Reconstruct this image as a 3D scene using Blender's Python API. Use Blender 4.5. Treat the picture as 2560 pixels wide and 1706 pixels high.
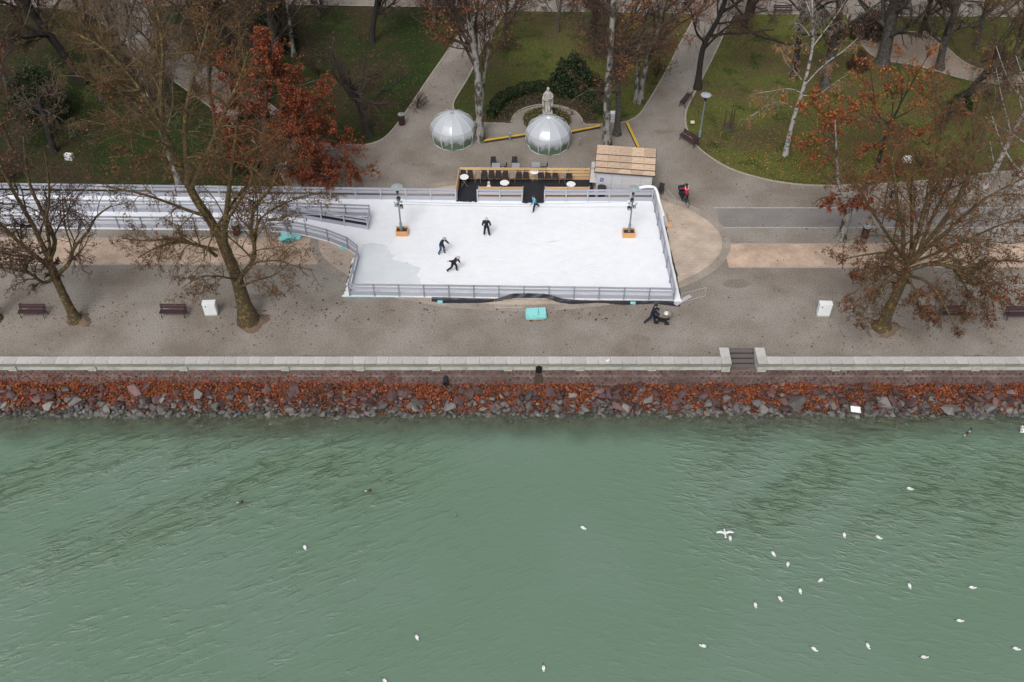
import bpy, bmesh, math, random
import numpy as np
from mathutils import Vector, Matrix, Euler
R = math.radians
SC = bpy.context.scene
for _o in list(bpy.data.objects):
    bpy.data.objects.remove(_o)

# ---------------------------------------------------------------- camera, sky, sun, exposure
CAM_H, FPX, TILT = 46.5, 2500.0, R(45.5)
cam_data = bpy.data.cameras.new('camera')
cam_data.sensor_width = 36.0
cam_data.lens = FPX / 2560.0 * 36.0
cam_data.clip_start = 0.5
cam_data.clip_end = 2000.0
camera = bpy.data.objects.new('camera', cam_data)
SC.collection.objects.link(camera)
camera.location = (0, 0, CAM_H)
camera.rotation_euler = (R(90) - TILT, 0, 0)
SC.camera = camera

SUN_ELEV, SUN_ROT = R(52), R(200)
world = bpy.data.worlds.new('World')
SC.world = world
world.use_nodes = True
wn = world.node_tree
for n in list(wn.nodes):
    wn.nodes.remove(n)
w_sky = wn.nodes.new('ShaderNodeTexSky')
w_sky.sky_type = 'NISHITA'
w_sky.sun_disc = False
w_sky.sun_elevation = SUN_ELEV
w_sky.sun_rotation = SUN_ROT
w_sky.air_density = 1.0
w_sky.dust_density = 4.0
w_sky.ozone_density = 1.0
w_hs = wn.nodes.new('ShaderNodeHueSaturation')
w_hs.inputs['Saturation'].default_value = 0.22
w_bg = wn.nodes.new('ShaderNodeBackground')
w_bg.inputs['Strength'].default_value = 0.122
w_out = wn.nodes.new('ShaderNodeOutputWorld')
wn.links.new(w_sky.outputs[0], w_hs.inputs['Color'])
wn.links.new(w_hs.outputs[0], w_bg.inputs['Color'])
wn.links.new(w_bg.outputs[0], w_out.inputs['Surface'])

sun_data = bpy.data.lights.new('sun', 'SUN')
sun_data.energy = 0.95
sun_data.angle = R(20)
sun_data.color = (1.0, 0.97, 0.93)
sun = bpy.data.objects.new('sun', sun_data)
SC.collection.objects.link(sun)
_sd = Vector((math.sin(SUN_ROT) * math.cos(SUN_ELEV), math.cos(SUN_ROT) * math.cos(SUN_ELEV), math.sin(SUN_ELEV)))
sun.rotation_euler = _sd.to_track_quat('Z', 'Y').to_euler()

SC.view_settings.view_transform = 'Standard'
SC.view_settings.look = 'None'
SC.view_settings.gamma = 1.0
SC.view_settings.use_curve_mapping = False
SC.view_settings.exposure = 0.38
SC.render.engine = 'CYCLES'
SC.cycles.max_bounces = 6
SC.cycles.transparent_max_bounces = 12

# ---------------------------------------------------------------- layout: points of the survey picture on level ground
ST, CT = math.sin(TILT), math.cos(TILT)
def ray(px, py):
    u, v = (px - 1280.0) / FPX, (853.0 - py) / FPX
    return u, CT + v * ST, -ST + v * CT
def G(px, py, z=0.0):
    u, dy, dz = ray(px, py)
    t = (z - CAM_H) / dz
    return Vector((u * t, dy * t, z))
def VP(px, py, Y):
    u, dy, dz = ray(px, py)
    t = Y / dy
    return Vector((u * t, Y, CAM_H + dz * t))

# ---------------------------------------------------------------- materials
MATS = {}
def mat(name, col, rough=0.75, var=0.15, scale=4.0, isl=0.0, objr=0.0, bump=0.0, bscale=30.0, metal=0.0,
        col2=None, c2scale=1.0, c2lo=0.4, c2hi=0.6, spec=0.3, stretch=None, hue=0.0):
    m = bpy.data.materials.new(name)
    m.use_nodes = True
    nt = m.node_tree
    N, L = nt.nodes, nt.links
    bs = N['Principled BSDF']
    bs.inputs['Roughness'].default_value = rough
    bs.inputs['Metallic'].default_value = metal
    bs.inputs['Specular IOR Level'].default_value = spec
    tc = N.new('ShaderNodeTexCoord')
    vec = tc.outputs['Object']
    if stretch:
        mp = N.new('ShaderNodeMapping')
        mp.inputs['Scale'].default_value = stretch
        L.new(vec, mp.inputs['Vector']); vec = mp.outputs[0]
    def math_(op, a, b):
        n = N.new('ShaderNodeMath'); n.operation = op
        for i, q in enumerate((a, b)):
            if isinstance(q, (int, float)): n.inputs[i].default_value = q
            else: L.new(q, n.inputs[i])
        return n.outputs[0]
    def noise(s, d=4.0):
        n = N.new('ShaderNodeTexNoise'); n.inputs['Scale'].default_value = s
        n.inputs['Detail'].default_value = d; n.inputs['Roughness'].default_value = 0.62
        L.new(vec, n.inputs['Vector']); return n.outputs[0]
    val = None
    if var:
        val = math_('MULTIPLY_ADD', noise(scale), 2.0 * var * 1.6); val.node.inputs[2].default_value = 1.0 - var * 1.6
    hv = None
    if isl or hue:
        gi = N.new('ShaderNodeNewGeometry').outputs['Random Per Island']
        hv = gi
        if isl:
            v2 = math_('MULTIPLY_ADD', gi, 2 * isl); v2.node.inputs[2].default_value = 1.0 - isl
            val = v2 if val is None else math_('MULTIPLY', val, v2)
    if objr:
        oi = N.new('ShaderNodeObjectInfo').outputs['Random']
        v2 = math_('MULTIPLY_ADD', oi, 2 * objr); v2.node.inputs[2].default_value = 1.0 - objr
        val = v2 if val is None else math_('MULTIPLY', val, v2)
    src = None
    if col2:
        mr = N.new('ShaderNodeMapRange')
        mr.inputs['From Min'].default_value = c2lo; mr.inputs['From Max'].default_value = c2hi
        L.new(noise(c2scale, 5.0), mr.inputs['Value'])
        mx = N.new('ShaderNodeMix'); mx.data_type = 'RGBA'
        mx.inputs['A'].default_value = (*col, 1); mx.inputs['B'].default_value = (*col2, 1)
        L.new(mr.outputs[0], mx.inputs['Factor']); src = mx.outputs['Result']
    hs = N.new('ShaderNodeHueSaturation')
    if src is None: hs.inputs['Color'].default_value = (*col, 1)
    else: L.new(src, hs.inputs['Color'])
    if val is not None: L.new(val, hs.inputs['Value'])
    if hue:
        frac = math_('FRACT', math_('MULTIPLY', hv, 7.31), 0)
        h2 = math_('MULTIPLY_ADD', frac, 2 * hue); h2.node.inputs[2].default_value = 0.5 - hue
        L.new(h2, hs.inputs['Hue'])
    L.new(hs.outputs[0], bs.inputs['Base Color'])
    if bump:
        bp = N.new('ShaderNodeBump'); bp.inputs['Strength'].default_value = bump; bp.inputs['Distance'].default_value = 0.05
        L.new(noise(bscale, 5.0), bp.inputs['Height']); L.new(bp.outputs[0], bs.inputs['Normal'])
    MATS[name] = m
    return m

mat('gravel', (.192, .162, .134), .9, .62, 11.0, bump=.4, bscale=28, col2=(.275, .249, .220), c2scale=.22, c2lo=.36, c2hi=.62, spec=.12)
mat('gravel_stain', (.205, .173, .143), .9, .6, 9.0, bump=.6, bscale=22, spec=.1)
mat('asphalt', (.20, .18, .172), .85, .3, 9.0, col2=(.235, .22, .212), c2scale=.3, spec=.2)
mat('line_paint', (.36, .345, .32), .8, .45, 5.0)
mat('kerb', (.34, .295, .25), .85, .25, 3.0)
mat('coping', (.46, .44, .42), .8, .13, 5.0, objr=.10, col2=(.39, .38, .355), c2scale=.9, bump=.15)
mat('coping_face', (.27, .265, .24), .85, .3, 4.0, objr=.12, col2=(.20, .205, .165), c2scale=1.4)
mat('plinth', (.47, .47, .44), .85, .2, 3.0, col2=(.3, .31, .25), c2scale=.8, c2lo=.5, c2hi=.68)
mat('step_stone', (.125, .108, .105), .8, .15, 6.0)
mat('mortar', (.17, .135, .12), .9, .3, 3.0, col2=(.1, .075, .065), c2scale=.5)
mat('wall_stone', (.088, .05, .046), .8, .2, 7.0, objr=.3, isl=.3, bump=.3)
mat('rock_red', (.088, .052, .050), .75, .25, 5.0, objr=.45, isl=.45, bump=.4, bscale=12)
mat('rock_grey', (.122, .112, .106), .75, .25, 5.0, objr=.5, isl=.5, bump=.4, bscale=12)
mat('rock_pale', (.19, .172, .16), .75, .22, 5.0, objr=.25, isl=.2, bump=.4, bscale=12)
mat('bed_mud', (.115, .098, .072), .9, .35, 2.0, col2=(.06, .052, .036), c2scale=1.6)
mat('rock_wet', (.075, .062, .043), .5, .3, 5.0, objr=.4, isl=.4, bump=.4, bscale=12, spec=.5)
mat('mound_soil', (.15, .105, .075), .9, .4, 5.0, bump=.6, bscale=14)
mat('bank_soil', (.07, .036, .025), .9, .4, 6.0, bump=.6, bscale=14)
mat('leaf_litter_rust', (.175, .046, .021), .8, 0, 1, isl=.6, hue=.018)
mat('leaf_litter_orange', (.235, .074, .028), .8, 0, 1, isl=.6, hue=.018)
mat('leaf_orange', (.25, .085, .028), .75, 0, 1, isl=.5, hue=.018)
mat('leaf_rust', (.215, .052, .021), .7, 0, 1, isl=.5, hue=.015)
mat('leaf_brown', (.125, .058, .032), .75, 0, 1, isl=.5, hue=.02)
mat('leaf_dark', (.072, .036, .024), .75, 0, 1, isl=.45, hue=.02)
mat('leaf_yellow', (.34, .17, .035), .7, 0, 1, isl=.4, hue=.02)
mat('leaf_straw', (.19, .14, .06), .8, 0, 1, isl=.5, hue=.02)
mat('leaf_copper', (.23, .085, .03), .7, 0, 1, isl=.45, hue=.02)
mat('leaf_green', (.022, .04, .014), .55, 0, 1, isl=.5, hue=.015)
mat('leaf_olive', (.07, .075, .025), .6, 0, 1, isl=.5, hue=.02)
mat('soil', (.07, .05, .038), .9, .35, 4.0, col2=(.05, .04, .03), c2scale=2)
mat('ice', (.80, .815, .845), .55, .05, 1.6, col2=(.765, .79, .83), c2scale=.22, c2lo=.42, c2hi=.66, spec=.4)
mat('wet_ice', (.645, .685, .715), .25, .06, .6, col2=(.72, .745, .775), c2scale=.45, c2lo=.42, c2hi=.6, spec=.5)
mat('scratch', (.71, .725, .75), .6, .15, 3)
mat('padding', (.82, .82, .81), .7, .06, 3.0)
mat('fence_grey', (.37, .38, .44), .6, .08, 3.0, objr=.10, stretch=(1, 6, 6))
mat('fence_post', (.25, .275, .32), .55, .08, 3.0, objr=.08)
mat('fence_post_pale', (.42, .44, .47), .55, .08, 3.0)
mat('foil_black', (.018, .019, .026), .42, .3, 3.0, bump=.7, bscale=7, spec=.5)
mat('mat_black', (.022, .023, .03), .7, .3, 3.0, bump=.5, bscale=5, spec=.3)
mat('teal_pale', (.52, .70, .70), .6, .1, 5.0)
mat('teal', (.25, .62, .60), .6, .12, 5.0, isl=.12)
mat('teal_dark', (.06, .30, .31), .6, .2, 5.0)
mat('wood_yellow', (.62, .41, .21), .7, .18, 2.0, objr=.14, stretch=(1, 14, 14))
mat('wood_brown', (.36, .19, .09), .75, .25, 2.0, objr=.2, stretch=(1, 14, 14))
mat('wood_planter', (.62, .32, .13), .7, .16, 3.0, stretch=(1, 10, 10))
mat('beam_yellow', (.56, .35, .045), .6, .2, 2.5)
mat('beam_side_shadow', (.05, .045, .035), .8, .2, 3)
mat('plywood', (.52, .385, .285), .8, .25, 3.0, objr=.20, col2=(.33, .18, .09), c2scale=2.2, c2lo=.50, c2hi=.72, stretch=(1, 2.5, 1))
mat('hut_white', (.50, .485, .49), .7, .05, 1.0, objr=.06, col2=(.44, .43, .44), c2scale=2.0, stretch=(.15, .15, 9))
mat('hut_frost', (.54, .54, .56), .45, .16, 30.0, col2=(.43, .43, .46), c2scale=14, spec=.5)
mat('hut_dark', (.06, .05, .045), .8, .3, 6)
mat('hut_stone', (.16, .13, .12), .8, .45, 9)
mat('counter_white', (.6, .56, .54), .6, .2, 4, col2=(.15, .1, .09), c2scale=7, c2lo=.62, c2hi=.66)
mat('poster_blue', (.03, .08, .26), .5, .2, 6)
mat('white_plastic', (.78, .78, .78), .45, .03, 3.0)
mat('white_metal', (.74, .76, .77), .5, .05, 2.0, col2=(.6, .58, .52), c2scale=3, c2lo=.62, c2hi=.75)
mat('chair_dark', (.032, .03, .034), .65, .15, 12)
mat('chair_tan', (.26, .20, .16), .7, .15, 12)
mat('dark_metal', (.03, .031, .035), .5, .1, 4, metal=.3)
mat('grey_metal', (.20, .235, .265), .5, .12, 4, metal=.2)
mat('pale_metal', (.36, .38, .40), .45, .12, 4, metal=.3)
mat('blue_metal', (.19, .255, .29), .5, .12, 4)
mat('lamp_disc', (.33, .35, .40), .35, .1, 4)
mat('lamp_glassy', (.30, .34, .35), .3, .1, 4)
mat('bench_slat', (.052, .026, .03), .6, .2, 2, objr=.15, stretch=(1, 10, 10))
mat('bin_brown', (.055, .024, .026), .6, .2, 5)
mat('statue_stone', (.42, .395, .36), .85, .18, 3.5, col2=(.24, .22, .19), c2scale=3, c2lo=.52, c2hi=.7, bump=.4, bscale=9)
mat('turf', (.05, .12, .035), .9, .25, 8)
mat('dome_rib', (.58, .60, .62), .4, .05, 4)
mat('pallet_wood', (.42, .25, .12), .8, .2, 4)
mat('mesh_wire', (.55, .52, .47), .5, .1, 4, metal=.3)
mat('plank_grey', (.42, .41, .44), .7, .15, 4)
mat('cable', (.05, .05, .055), .6, 0, 1)
mat('gull_white', (.72, .73, .74), .6, .03, 9)
mat('gull_dark', (.03, .03, .032), .6, .1, 9)
mat('duck_brown', (.10, .08, .06), .6, .4, 30)
mat('skin', (.48, .30, .24), .55, .05, 9)
mat('cloth_black', (.016, .019, .026), .8, .2, 8)
mat('cloth_navy', (.014, .02, .034), .8, .2, 8)
mat('cloth_jeans', (.045, .085, .16), .8, .25, 8)
mat('cloth_blue', (.05, .27, .42), .7, .25, 6, col2=(.30, .55, .70), c2scale=5, c2lo=.5, c2hi=.56)
mat('cloth_red', (.33, .012, .035), .75, .15, 8)
mat('cloth_white', (.72, .69, .68), .75, .05, 8)
mat('cloth_pink', (.50, .40, .46), .75, .1, 8)
mat('cloth_beige', (.55, .44, .40), .75, .1, 8)
mat('cloth_grey', (.36, .36, .37), .75, .1, 8)
mat('stroller_grey', (.21, .19, .175), .75, .12, 8)
mat('rubber', (.02, .02, .022), .7, .1, 8)
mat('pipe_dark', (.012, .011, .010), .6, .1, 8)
mat('stain', (.035, .024, .012), .5, .3, 5)
# bark kinds
mat('bark_moss', (.070, .052, .030), .9, .35, 9, col2=(.21, .14, .03), c2scale=4.5, c2lo=.52, c2hi=.66, bump=.6, bscale=14)
mat('bark_twig', (.062, .041, .030), .9, .25, 3)
mat('bark_twig_pale', (.125, .098, .070), .9, .25, 3)
mat('bark_twig_olive', (.115, .076, .034), .9, .25, 3)
mat('bark_dark', (.03, .026, .024), .9, .3, 7, bump=.5, bscale=14)
mat('bark_grey', (.10, .092, .085), .9, .3, 6, col2=(.05, .045, .04), c2scale=4, bump=.5, bscale=14)
mat('bark_plane', (.26, .245, .225), .85, .15, 6, col2=(.055, .05, .04), c2scale=2.6, c2lo=.47, c2hi=.56, bump=.3, stretch=(1, 1, .5))
mat('bark_birch', (.38, .355, .345), .8, .12, 5, col2=(.06, .055, .05), c2scale=2.2, c2lo=.52, c2hi=.60, stretch=(1, 1, 1.6))
mat('sand', (.30, .245, .195), .9, .5, 14.0, bump=.4, bscale=26, col2=(.26, .20, .155), c2scale=.3)
mat('birch_twig', (.21, .175, .155), .8, .15, 5)

def custom_mat(name):
    m = bpy.data.materials.new(name); m.use_nodes = True
    MATS[name] = m
    nt = m.node_tree
    return m, nt.nodes, nt.links, nt.nodes['Principled BSDF']

def pavers(name, c1, c2, cm, w, h, rot, var=.2):
    m, N, L, bs = custom_mat(name)
    tc = N.new('ShaderNodeTexCoord'); mp = N.new('ShaderNodeMapping')
    mp.inputs['Rotation'].default_value = (0, 0, rot)
    L.new(tc.outputs['Object'], mp.inputs['Vector'])
    b = N.new('ShaderNodeTexBrick')
    b.inputs['Color1'].default_value = (*c1, 1); b.inputs['Color2'].default_value = (*c2, 1); b.inputs['Mortar'].default_value = (*cm, 1)
    b.inputs['Scale'].default_value = 1.0; b.inputs['Brick Width'].default_value = w; b.inputs['Row Height'].default_value = h
    b.inputs['Mortar Size'].default_value = .012; b.inputs['Mortar Smooth'].default_value = .3
    L.new(mp.outputs[0], b.inputs['Vector'])
    n = N.new('ShaderNodeTexNoise'); n.inputs['Scale'].default_value = .7; n.inputs['Detail'].default_value = 6
    L.new(tc.outputs['Object'], n.inputs['Vector'])
    mr = N.new('ShaderNodeMapRange'); mr.inputs['From Min'].default_value = .3; mr.inputs['From Max'].default_value = .7
    mr.inputs['To Min'].default_value = 1 - var; mr.inputs['To Max'].default_value = 1 + var
    L.new(n.outputs[0], mr.inputs['Value'])
    hs = N.new('ShaderNodeHueSaturation'); L.new(b.outputs['Color'], hs.inputs['Color']); L.new(mr.outputs[0], hs.inputs['Value'])
    L.new(hs.outputs[0], bs.inputs['Base Color'])
    bs.inputs['Roughness'].default_value = .8
    bp = N.new('ShaderNodeBump'); bp.inputs['Strength'].default_value = .4; bp.inputs['Distance'].default_value = .01; bp.invert = True
    L.new(b.outputs['Fac'], bp.inputs['Height']); L.new(bp.outputs[0], bs.inputs['Normal'])
    return m
pavers('pavers_plaza', (.49, .385, .305), (.42, .335, .27), (.33, .27, .22), .45, .22, 0)
pavers('pavers_strip', (.52, .375, .275), (.42, .31, .235), (.36, .28, .22), .24, .12, R(70), .26)
pavers('cobbles', (.36, .305, .255), (.29, .25, .21), (.17, .145, .12), .16, .16, R(20))

def lawn_mat():
    m, N, L, bs = custom_mat('lawn')
    tc = N.new('ShaderNodeTexCoord')
    def noise(s, d=5, off=0):
        mp = N.new('ShaderNodeMapping'); mp.inputs['Location'].default_value = (off, off * .7, 0)
        L.new(tc.outputs['Object'], mp.inputs['Vector'])
        n = N.new('ShaderNodeTexNoise'); n.inputs['Scale'].default_value = s; n.inputs['Detail'].default_value = d
        n.inputs['Roughness'].default_value = .65
        L.new(mp.outputs[0], n.inputs['Vector']); return n.outputs[0]
    def mr(v, a, b, c=0, d=1):
        n = N.new('ShaderNodeMapRange'); n.inputs['From Min'].default_value = a; n.inputs['From Max'].default_value = b
        n.inputs['To Min'].default_value = c; n.inputs['To Max'].default_value = d
        L.new(v, n.inputs['Value']); return n.outputs[0]
    def mix(f, a, b):
        n = N.new('ShaderNodeMix'); n.data_type = 'RGBA'
        L.new(f, n.inputs['Factor'])
        for k, q in (('A', a), ('B', b)):
            if isinstance(q, tuple): n.inputs[k].default_value = (*q, 1)
            else: L.new(q, n.inputs[k])
        return n.outputs['Result']
    # darker green on the west side, lighter olive on the east
    sx = N.new('ShaderNodeSeparateXYZ'); L.new(tc.outputs['Object'], sx.inputs[0])
    east = mr(sx.outputs['X'], -8, 4)
    g = mix(east, (.023, .036, .010), (.094, .104, .027))
    br = mix(east, (.042, .036, .018), (.092, .076, .034))
    c = mix(mr(noise(.13, 6, 3), .46, .57), g, br)
    c = mix(mr(noise(.4, 6, 9), .54, .66), c, (.034, .056, .013))
    c = mix(mr(noise(5.0, 4, 5), .60, .72), c, (.10, .075, .035))
    hs = N.new('ShaderNodeHueSaturation'); L.new(c, hs.inputs['Color'])
    L.new(mr(noise(7.0, 4), .25, .75, .45, 1.55), hs.inputs['Value'])
    L.new(hs.outputs[0], bs.inputs['Base Color'])
    bs.inputs['Roughness'].default_value = .95; bs.inputs['Specular IOR Level'].default_value = .1
    bp = N.new('ShaderNodeBump'); bp.inputs['Strength'].default_value = .6; bp.inputs['Distance'].default_value = .06
    L.new(noise(18.0, 4), bp.inputs['Height']); L.new(bp.outputs[0], bs.inputs['Normal'])
lawn_mat()

SHORE_Y = 41.15
def water_mat():
    m, N, L, bs = custom_mat('water')
    tc = N.new('ShaderNodeTexCoord'); P = tc.outputs['Object']
    sx = N.new('ShaderNodeSeparateXYZ'); L.new(P, sx.inputs[0])
    X, Y = sx.outputs['X'], sx.outputs['Y']
    def M_(op, a, b=0.0, c=None):
        n = N.new('ShaderNodeMath'); n.operation = op
        for i, q in enumerate((a, b) if c is None else (a, b, c)):
            if isinstance(q, (int, float)): n.inputs[i].default_value = q
            else: L.new(q, n.inputs[i])
        return n.outputs[0]
    def mr(v, a, b, c=0.0, d=1.0, sm=True):
        n = N.new('ShaderNodeMapRange'); n.interpolation_type = 'SMOOTHSTEP' if sm else 'LINEAR'
        n.inputs['From Min'].default_value = a; n.inputs['From Max'].default_value = b
        n.inputs['To Min'].default_value = c; n.inputs['To Max'].default_value = d
        L.new(v, n.inputs['Value']); return n.outputs[0]
    def noise(rot, sc, s, d=3, rough=.5, dist=0.0, off=0):
        mp = N.new('ShaderNodeMapping'); mp.vector_type = 'TEXTURE'; mp.inputs['Rotation'].default_value = (0, 0, rot); mp.inputs['Scale'].default_value = tuple(1.0 / q for q in sc)
        mp.inputs['Location'].default_value = (off, off, off)
        L.new(P, mp.inputs['Vector'])
        n = N.new('ShaderNodeTexNoise'); n.inputs['Scale'].default_value = s; n.inputs['Detail'].default_value = d
        n.inputs['Roughness'].default_value = rough; n.inputs['Distortion'].default_value = dist
        L.new(mp.outputs[0], n.inputs['Vector']); return n.outputs[0]
    # chop: two wind trains that meet in a calm lane off the middle of the quay
    wl = noise(R(27), (.42, 1.35, 1), 1.9, 5, .66, .4)
    wr = noise(R(-13), (.45, 1.35, 1), 2.0, 5, .66, .4, 7)
    side = mr(X, -2.0, 9.0)
    w = M_('ADD', M_('MULTIPLY', wl, M_('SUBTRACT', 1.0, side)), M_('MULTIPLY', wr, side))
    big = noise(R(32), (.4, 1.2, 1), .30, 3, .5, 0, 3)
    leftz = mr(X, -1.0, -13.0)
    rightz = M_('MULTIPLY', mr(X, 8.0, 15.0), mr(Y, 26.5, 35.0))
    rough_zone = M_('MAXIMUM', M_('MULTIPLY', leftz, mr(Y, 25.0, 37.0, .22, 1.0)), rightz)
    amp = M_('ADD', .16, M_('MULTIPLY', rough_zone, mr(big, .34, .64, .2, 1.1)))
    crest = mr(w, .46, .74)                                    # separate short crests
    hgt = M_('MULTIPLY', M_('ADD', M_('MULTIPLY', crest, .6), w), amp)
    fine = noise(0, (1, 1.5, 1), 5.0, 3, .6, 0, 5)
    hgt = M_('ADD', hgt, M_('MULTIPLY', fine, .05))
    bp = N.new('ShaderNodeBump'); bp.inputs['Strength'].default_value = 1.0; bp.inputs['Distance'].default_value = .14
    L.new(hgt, bp.inputs['Height'])
    # suspended lime and algae: even body colour; wave darkening is painted in after
    def mix(f, a, b):
        n = N.new('ShaderNodeMix'); n.data_type = 'RGBA'
        if isinstance(f, (int, float)): n.inputs['Factor'].default_value = f
        else: L.new(f, n.inputs['Factor'])
        for k, q in (('A', a), ('B', b)):
            if isinstance(q, tuple): n.inputs[k].default_value = (*q, 1)
            else: L.new(q, n.inputs[k])
        return n.outputs['Result']
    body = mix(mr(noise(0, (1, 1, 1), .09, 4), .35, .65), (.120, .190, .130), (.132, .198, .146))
    body = mix(M_('MULTIPLY', M_('MULTIPLY', rough_zone, mr(big, .42, .68)), .35), body, (.085, .150, .062))  # darker green painted in where chop mirrors less sky
    bs.inputs['Roughness'].default_value = .22
    bs.inputs['IOR'].default_value = 1.58
    bs.inputs['Specular IOR Level'].default_value = .5
    L.new(body, bs.inputs['Base Color']); L.new(bp.outputs[0], bs.inputs['Normal'])
    # near the bank the water is shallow and the bed shows through
    tr = N.new('ShaderNodeBsdfTransparent'); tr.inputs['Color'].default_value = (.86, .87, .80, 1)
    gl = N.new('ShaderNodeBsdfGlossy'); gl.inputs['Roughness'].default_value = .1; L.new(bp.outputs[0], gl.inputs['Normal'])
    clear = N.new('ShaderNodeMixShader'); clear.inputs[0].default_value = .045
    L.new(tr.outputs[0], clear.inputs[1]); L.new(gl.outputs[0], clear.inputs[2])
    wob = M_('MULTIPLY_ADD', noise(0, (1, 1, 1), .35, 4, .55, 0, 2), 2.4, -1.2)
    yy = M_('ADD', Y, wob)
    shallow = mr(yy, SHORE_Y - 2.9, SHORE_Y - .3, 0.0, .80)
    mxs = N.new('ShaderNodeMixShader'); L.new(shallow, mxs.inputs[0])
    L.new(bs.outputs[0], mxs.inputs[1]); L.new(clear.outputs[0], mxs.inputs[2])
    L.new(mxs.outputs[0], N['Material Output'].inputs['Surface'])
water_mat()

def dome_mat():
    m, N, L, bs = custom_mat('clear_film')
    tc = N.new('ShaderNodeTexCoord')
    sx = N.new('ShaderNodeSeparateXYZ'); L.new(tc.outputs['Object'], sx.inputs[0])
    n = N.new('ShaderNodeTexNoise'); n.inputs['Scale'].default_value = 2.4; n.inputs['Detail'].default_value = 4
    L.new(tc.outputs['Object'], n.inputs['Vector'])
    ad = N.new('ShaderNodeMath'); ad.operation = 'MULTIPLY_ADD'; ad.inputs[1].default_value = .9
    L.new(n.outputs[0], ad.inputs[0]); L.new(sx.outputs['Z'], ad.inputs[2])
    mr = N.new('ShaderNodeMapRange'); mr.interpolation_type = 'SMOOTHSTEP'
    mr.inputs['From Min'].default_value = 1.0; mr.inputs['From Max'].default_value = 1.75      # breath fogs the film from shoulder height up
    mr.inputs['To Min'].default_value = .16; mr.inputs['To Max'].default_value = .78
    L.new(ad.outputs[0], mr.inputs['Value'])
    bs.inputs['Base Color'].default_value = (.56, .59, .64, 1); bs.inputs['Roughness'].default_value = .16
    bs.inputs['Coat Weight'].default_value = .6; bs.inputs['Coat Roughness'].default_value = .05
    bp = N.new('ShaderNodeBump'); bp.inputs['Strength'].default_value = .5; bp.inputs['Distance'].default_value = .06
    L.new(n.outputs[0], bp.inputs['Height']); L.new(bp.outputs[0], bs.inputs['Normal'])
    tr = N.new('ShaderNodeBsdfTransparent'); tr.inputs['Color'].default_value = (.93, .95, .95, 1)
    mx = N.new('ShaderNodeMixShader'); L.new(mr.outputs[0], mx.inputs[0]); L.new(tr.outputs[0], mx.inputs[1]); L.new(bs.outputs[0], mx.inputs[2])
    L.new(mx.outputs[0], N['Material Output'].inputs['Surface'])
dome_mat()

# ---------------------------------------------------------------- object helpers
COL = SC.collection
def tag(o, label=None, cat=None, group=None, kind=None):
    if label: o['label'] = label
    if cat: o['category'] = cat
    if group: o['group'] = group
    if kind: o['kind'] = kind
    return o
def link(name, me, parent=None, loc=(0, 0, 0), rot=(0, 0, 0), scale=(1, 1, 1)):
    o = bpy.data.objects.new(name, me)
    COL.objects.link(o)
    o.location = loc; o.rotation_euler = rot; o.scale = scale
    if parent is not None: o.parent = parent
    return o
def thing(name, label, cat, loc=(0, 0, 0), rz=0.0, group=None):
    o = link(name, None, None, loc, (0, 0, rz))
    o.empty_display_size = .2
    return tag(o, label, cat, group)
def arr_mesh(name, verts, faces, m=None, smooth=False):
    me = bpy.data.meshes.new(name)
    v = np.asarray(verts, dtype=np.float32).reshape(-1, 3)
    f = np.asarray(faces, dtype=np.int32)
    nf, k = f.shape
    me.vertices.add(len(v)); me.vertices.foreach_set('co', v.ravel())
    me.loops.add(nf * k); me.loops.foreach_set('vertex_index', f.ravel())
    me.polygons.add(nf)
    me.polygons.foreach_set('loop_start', np.arange(0, nf * k, k, dtype=np.int32))
    if smooth: me.polygons.foreach_set('use_smooth', np.ones(nf, dtype=bool))
    me.update(calc_edges=True)
    if m: me.materials.append(MATS[m])
    return me
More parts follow.
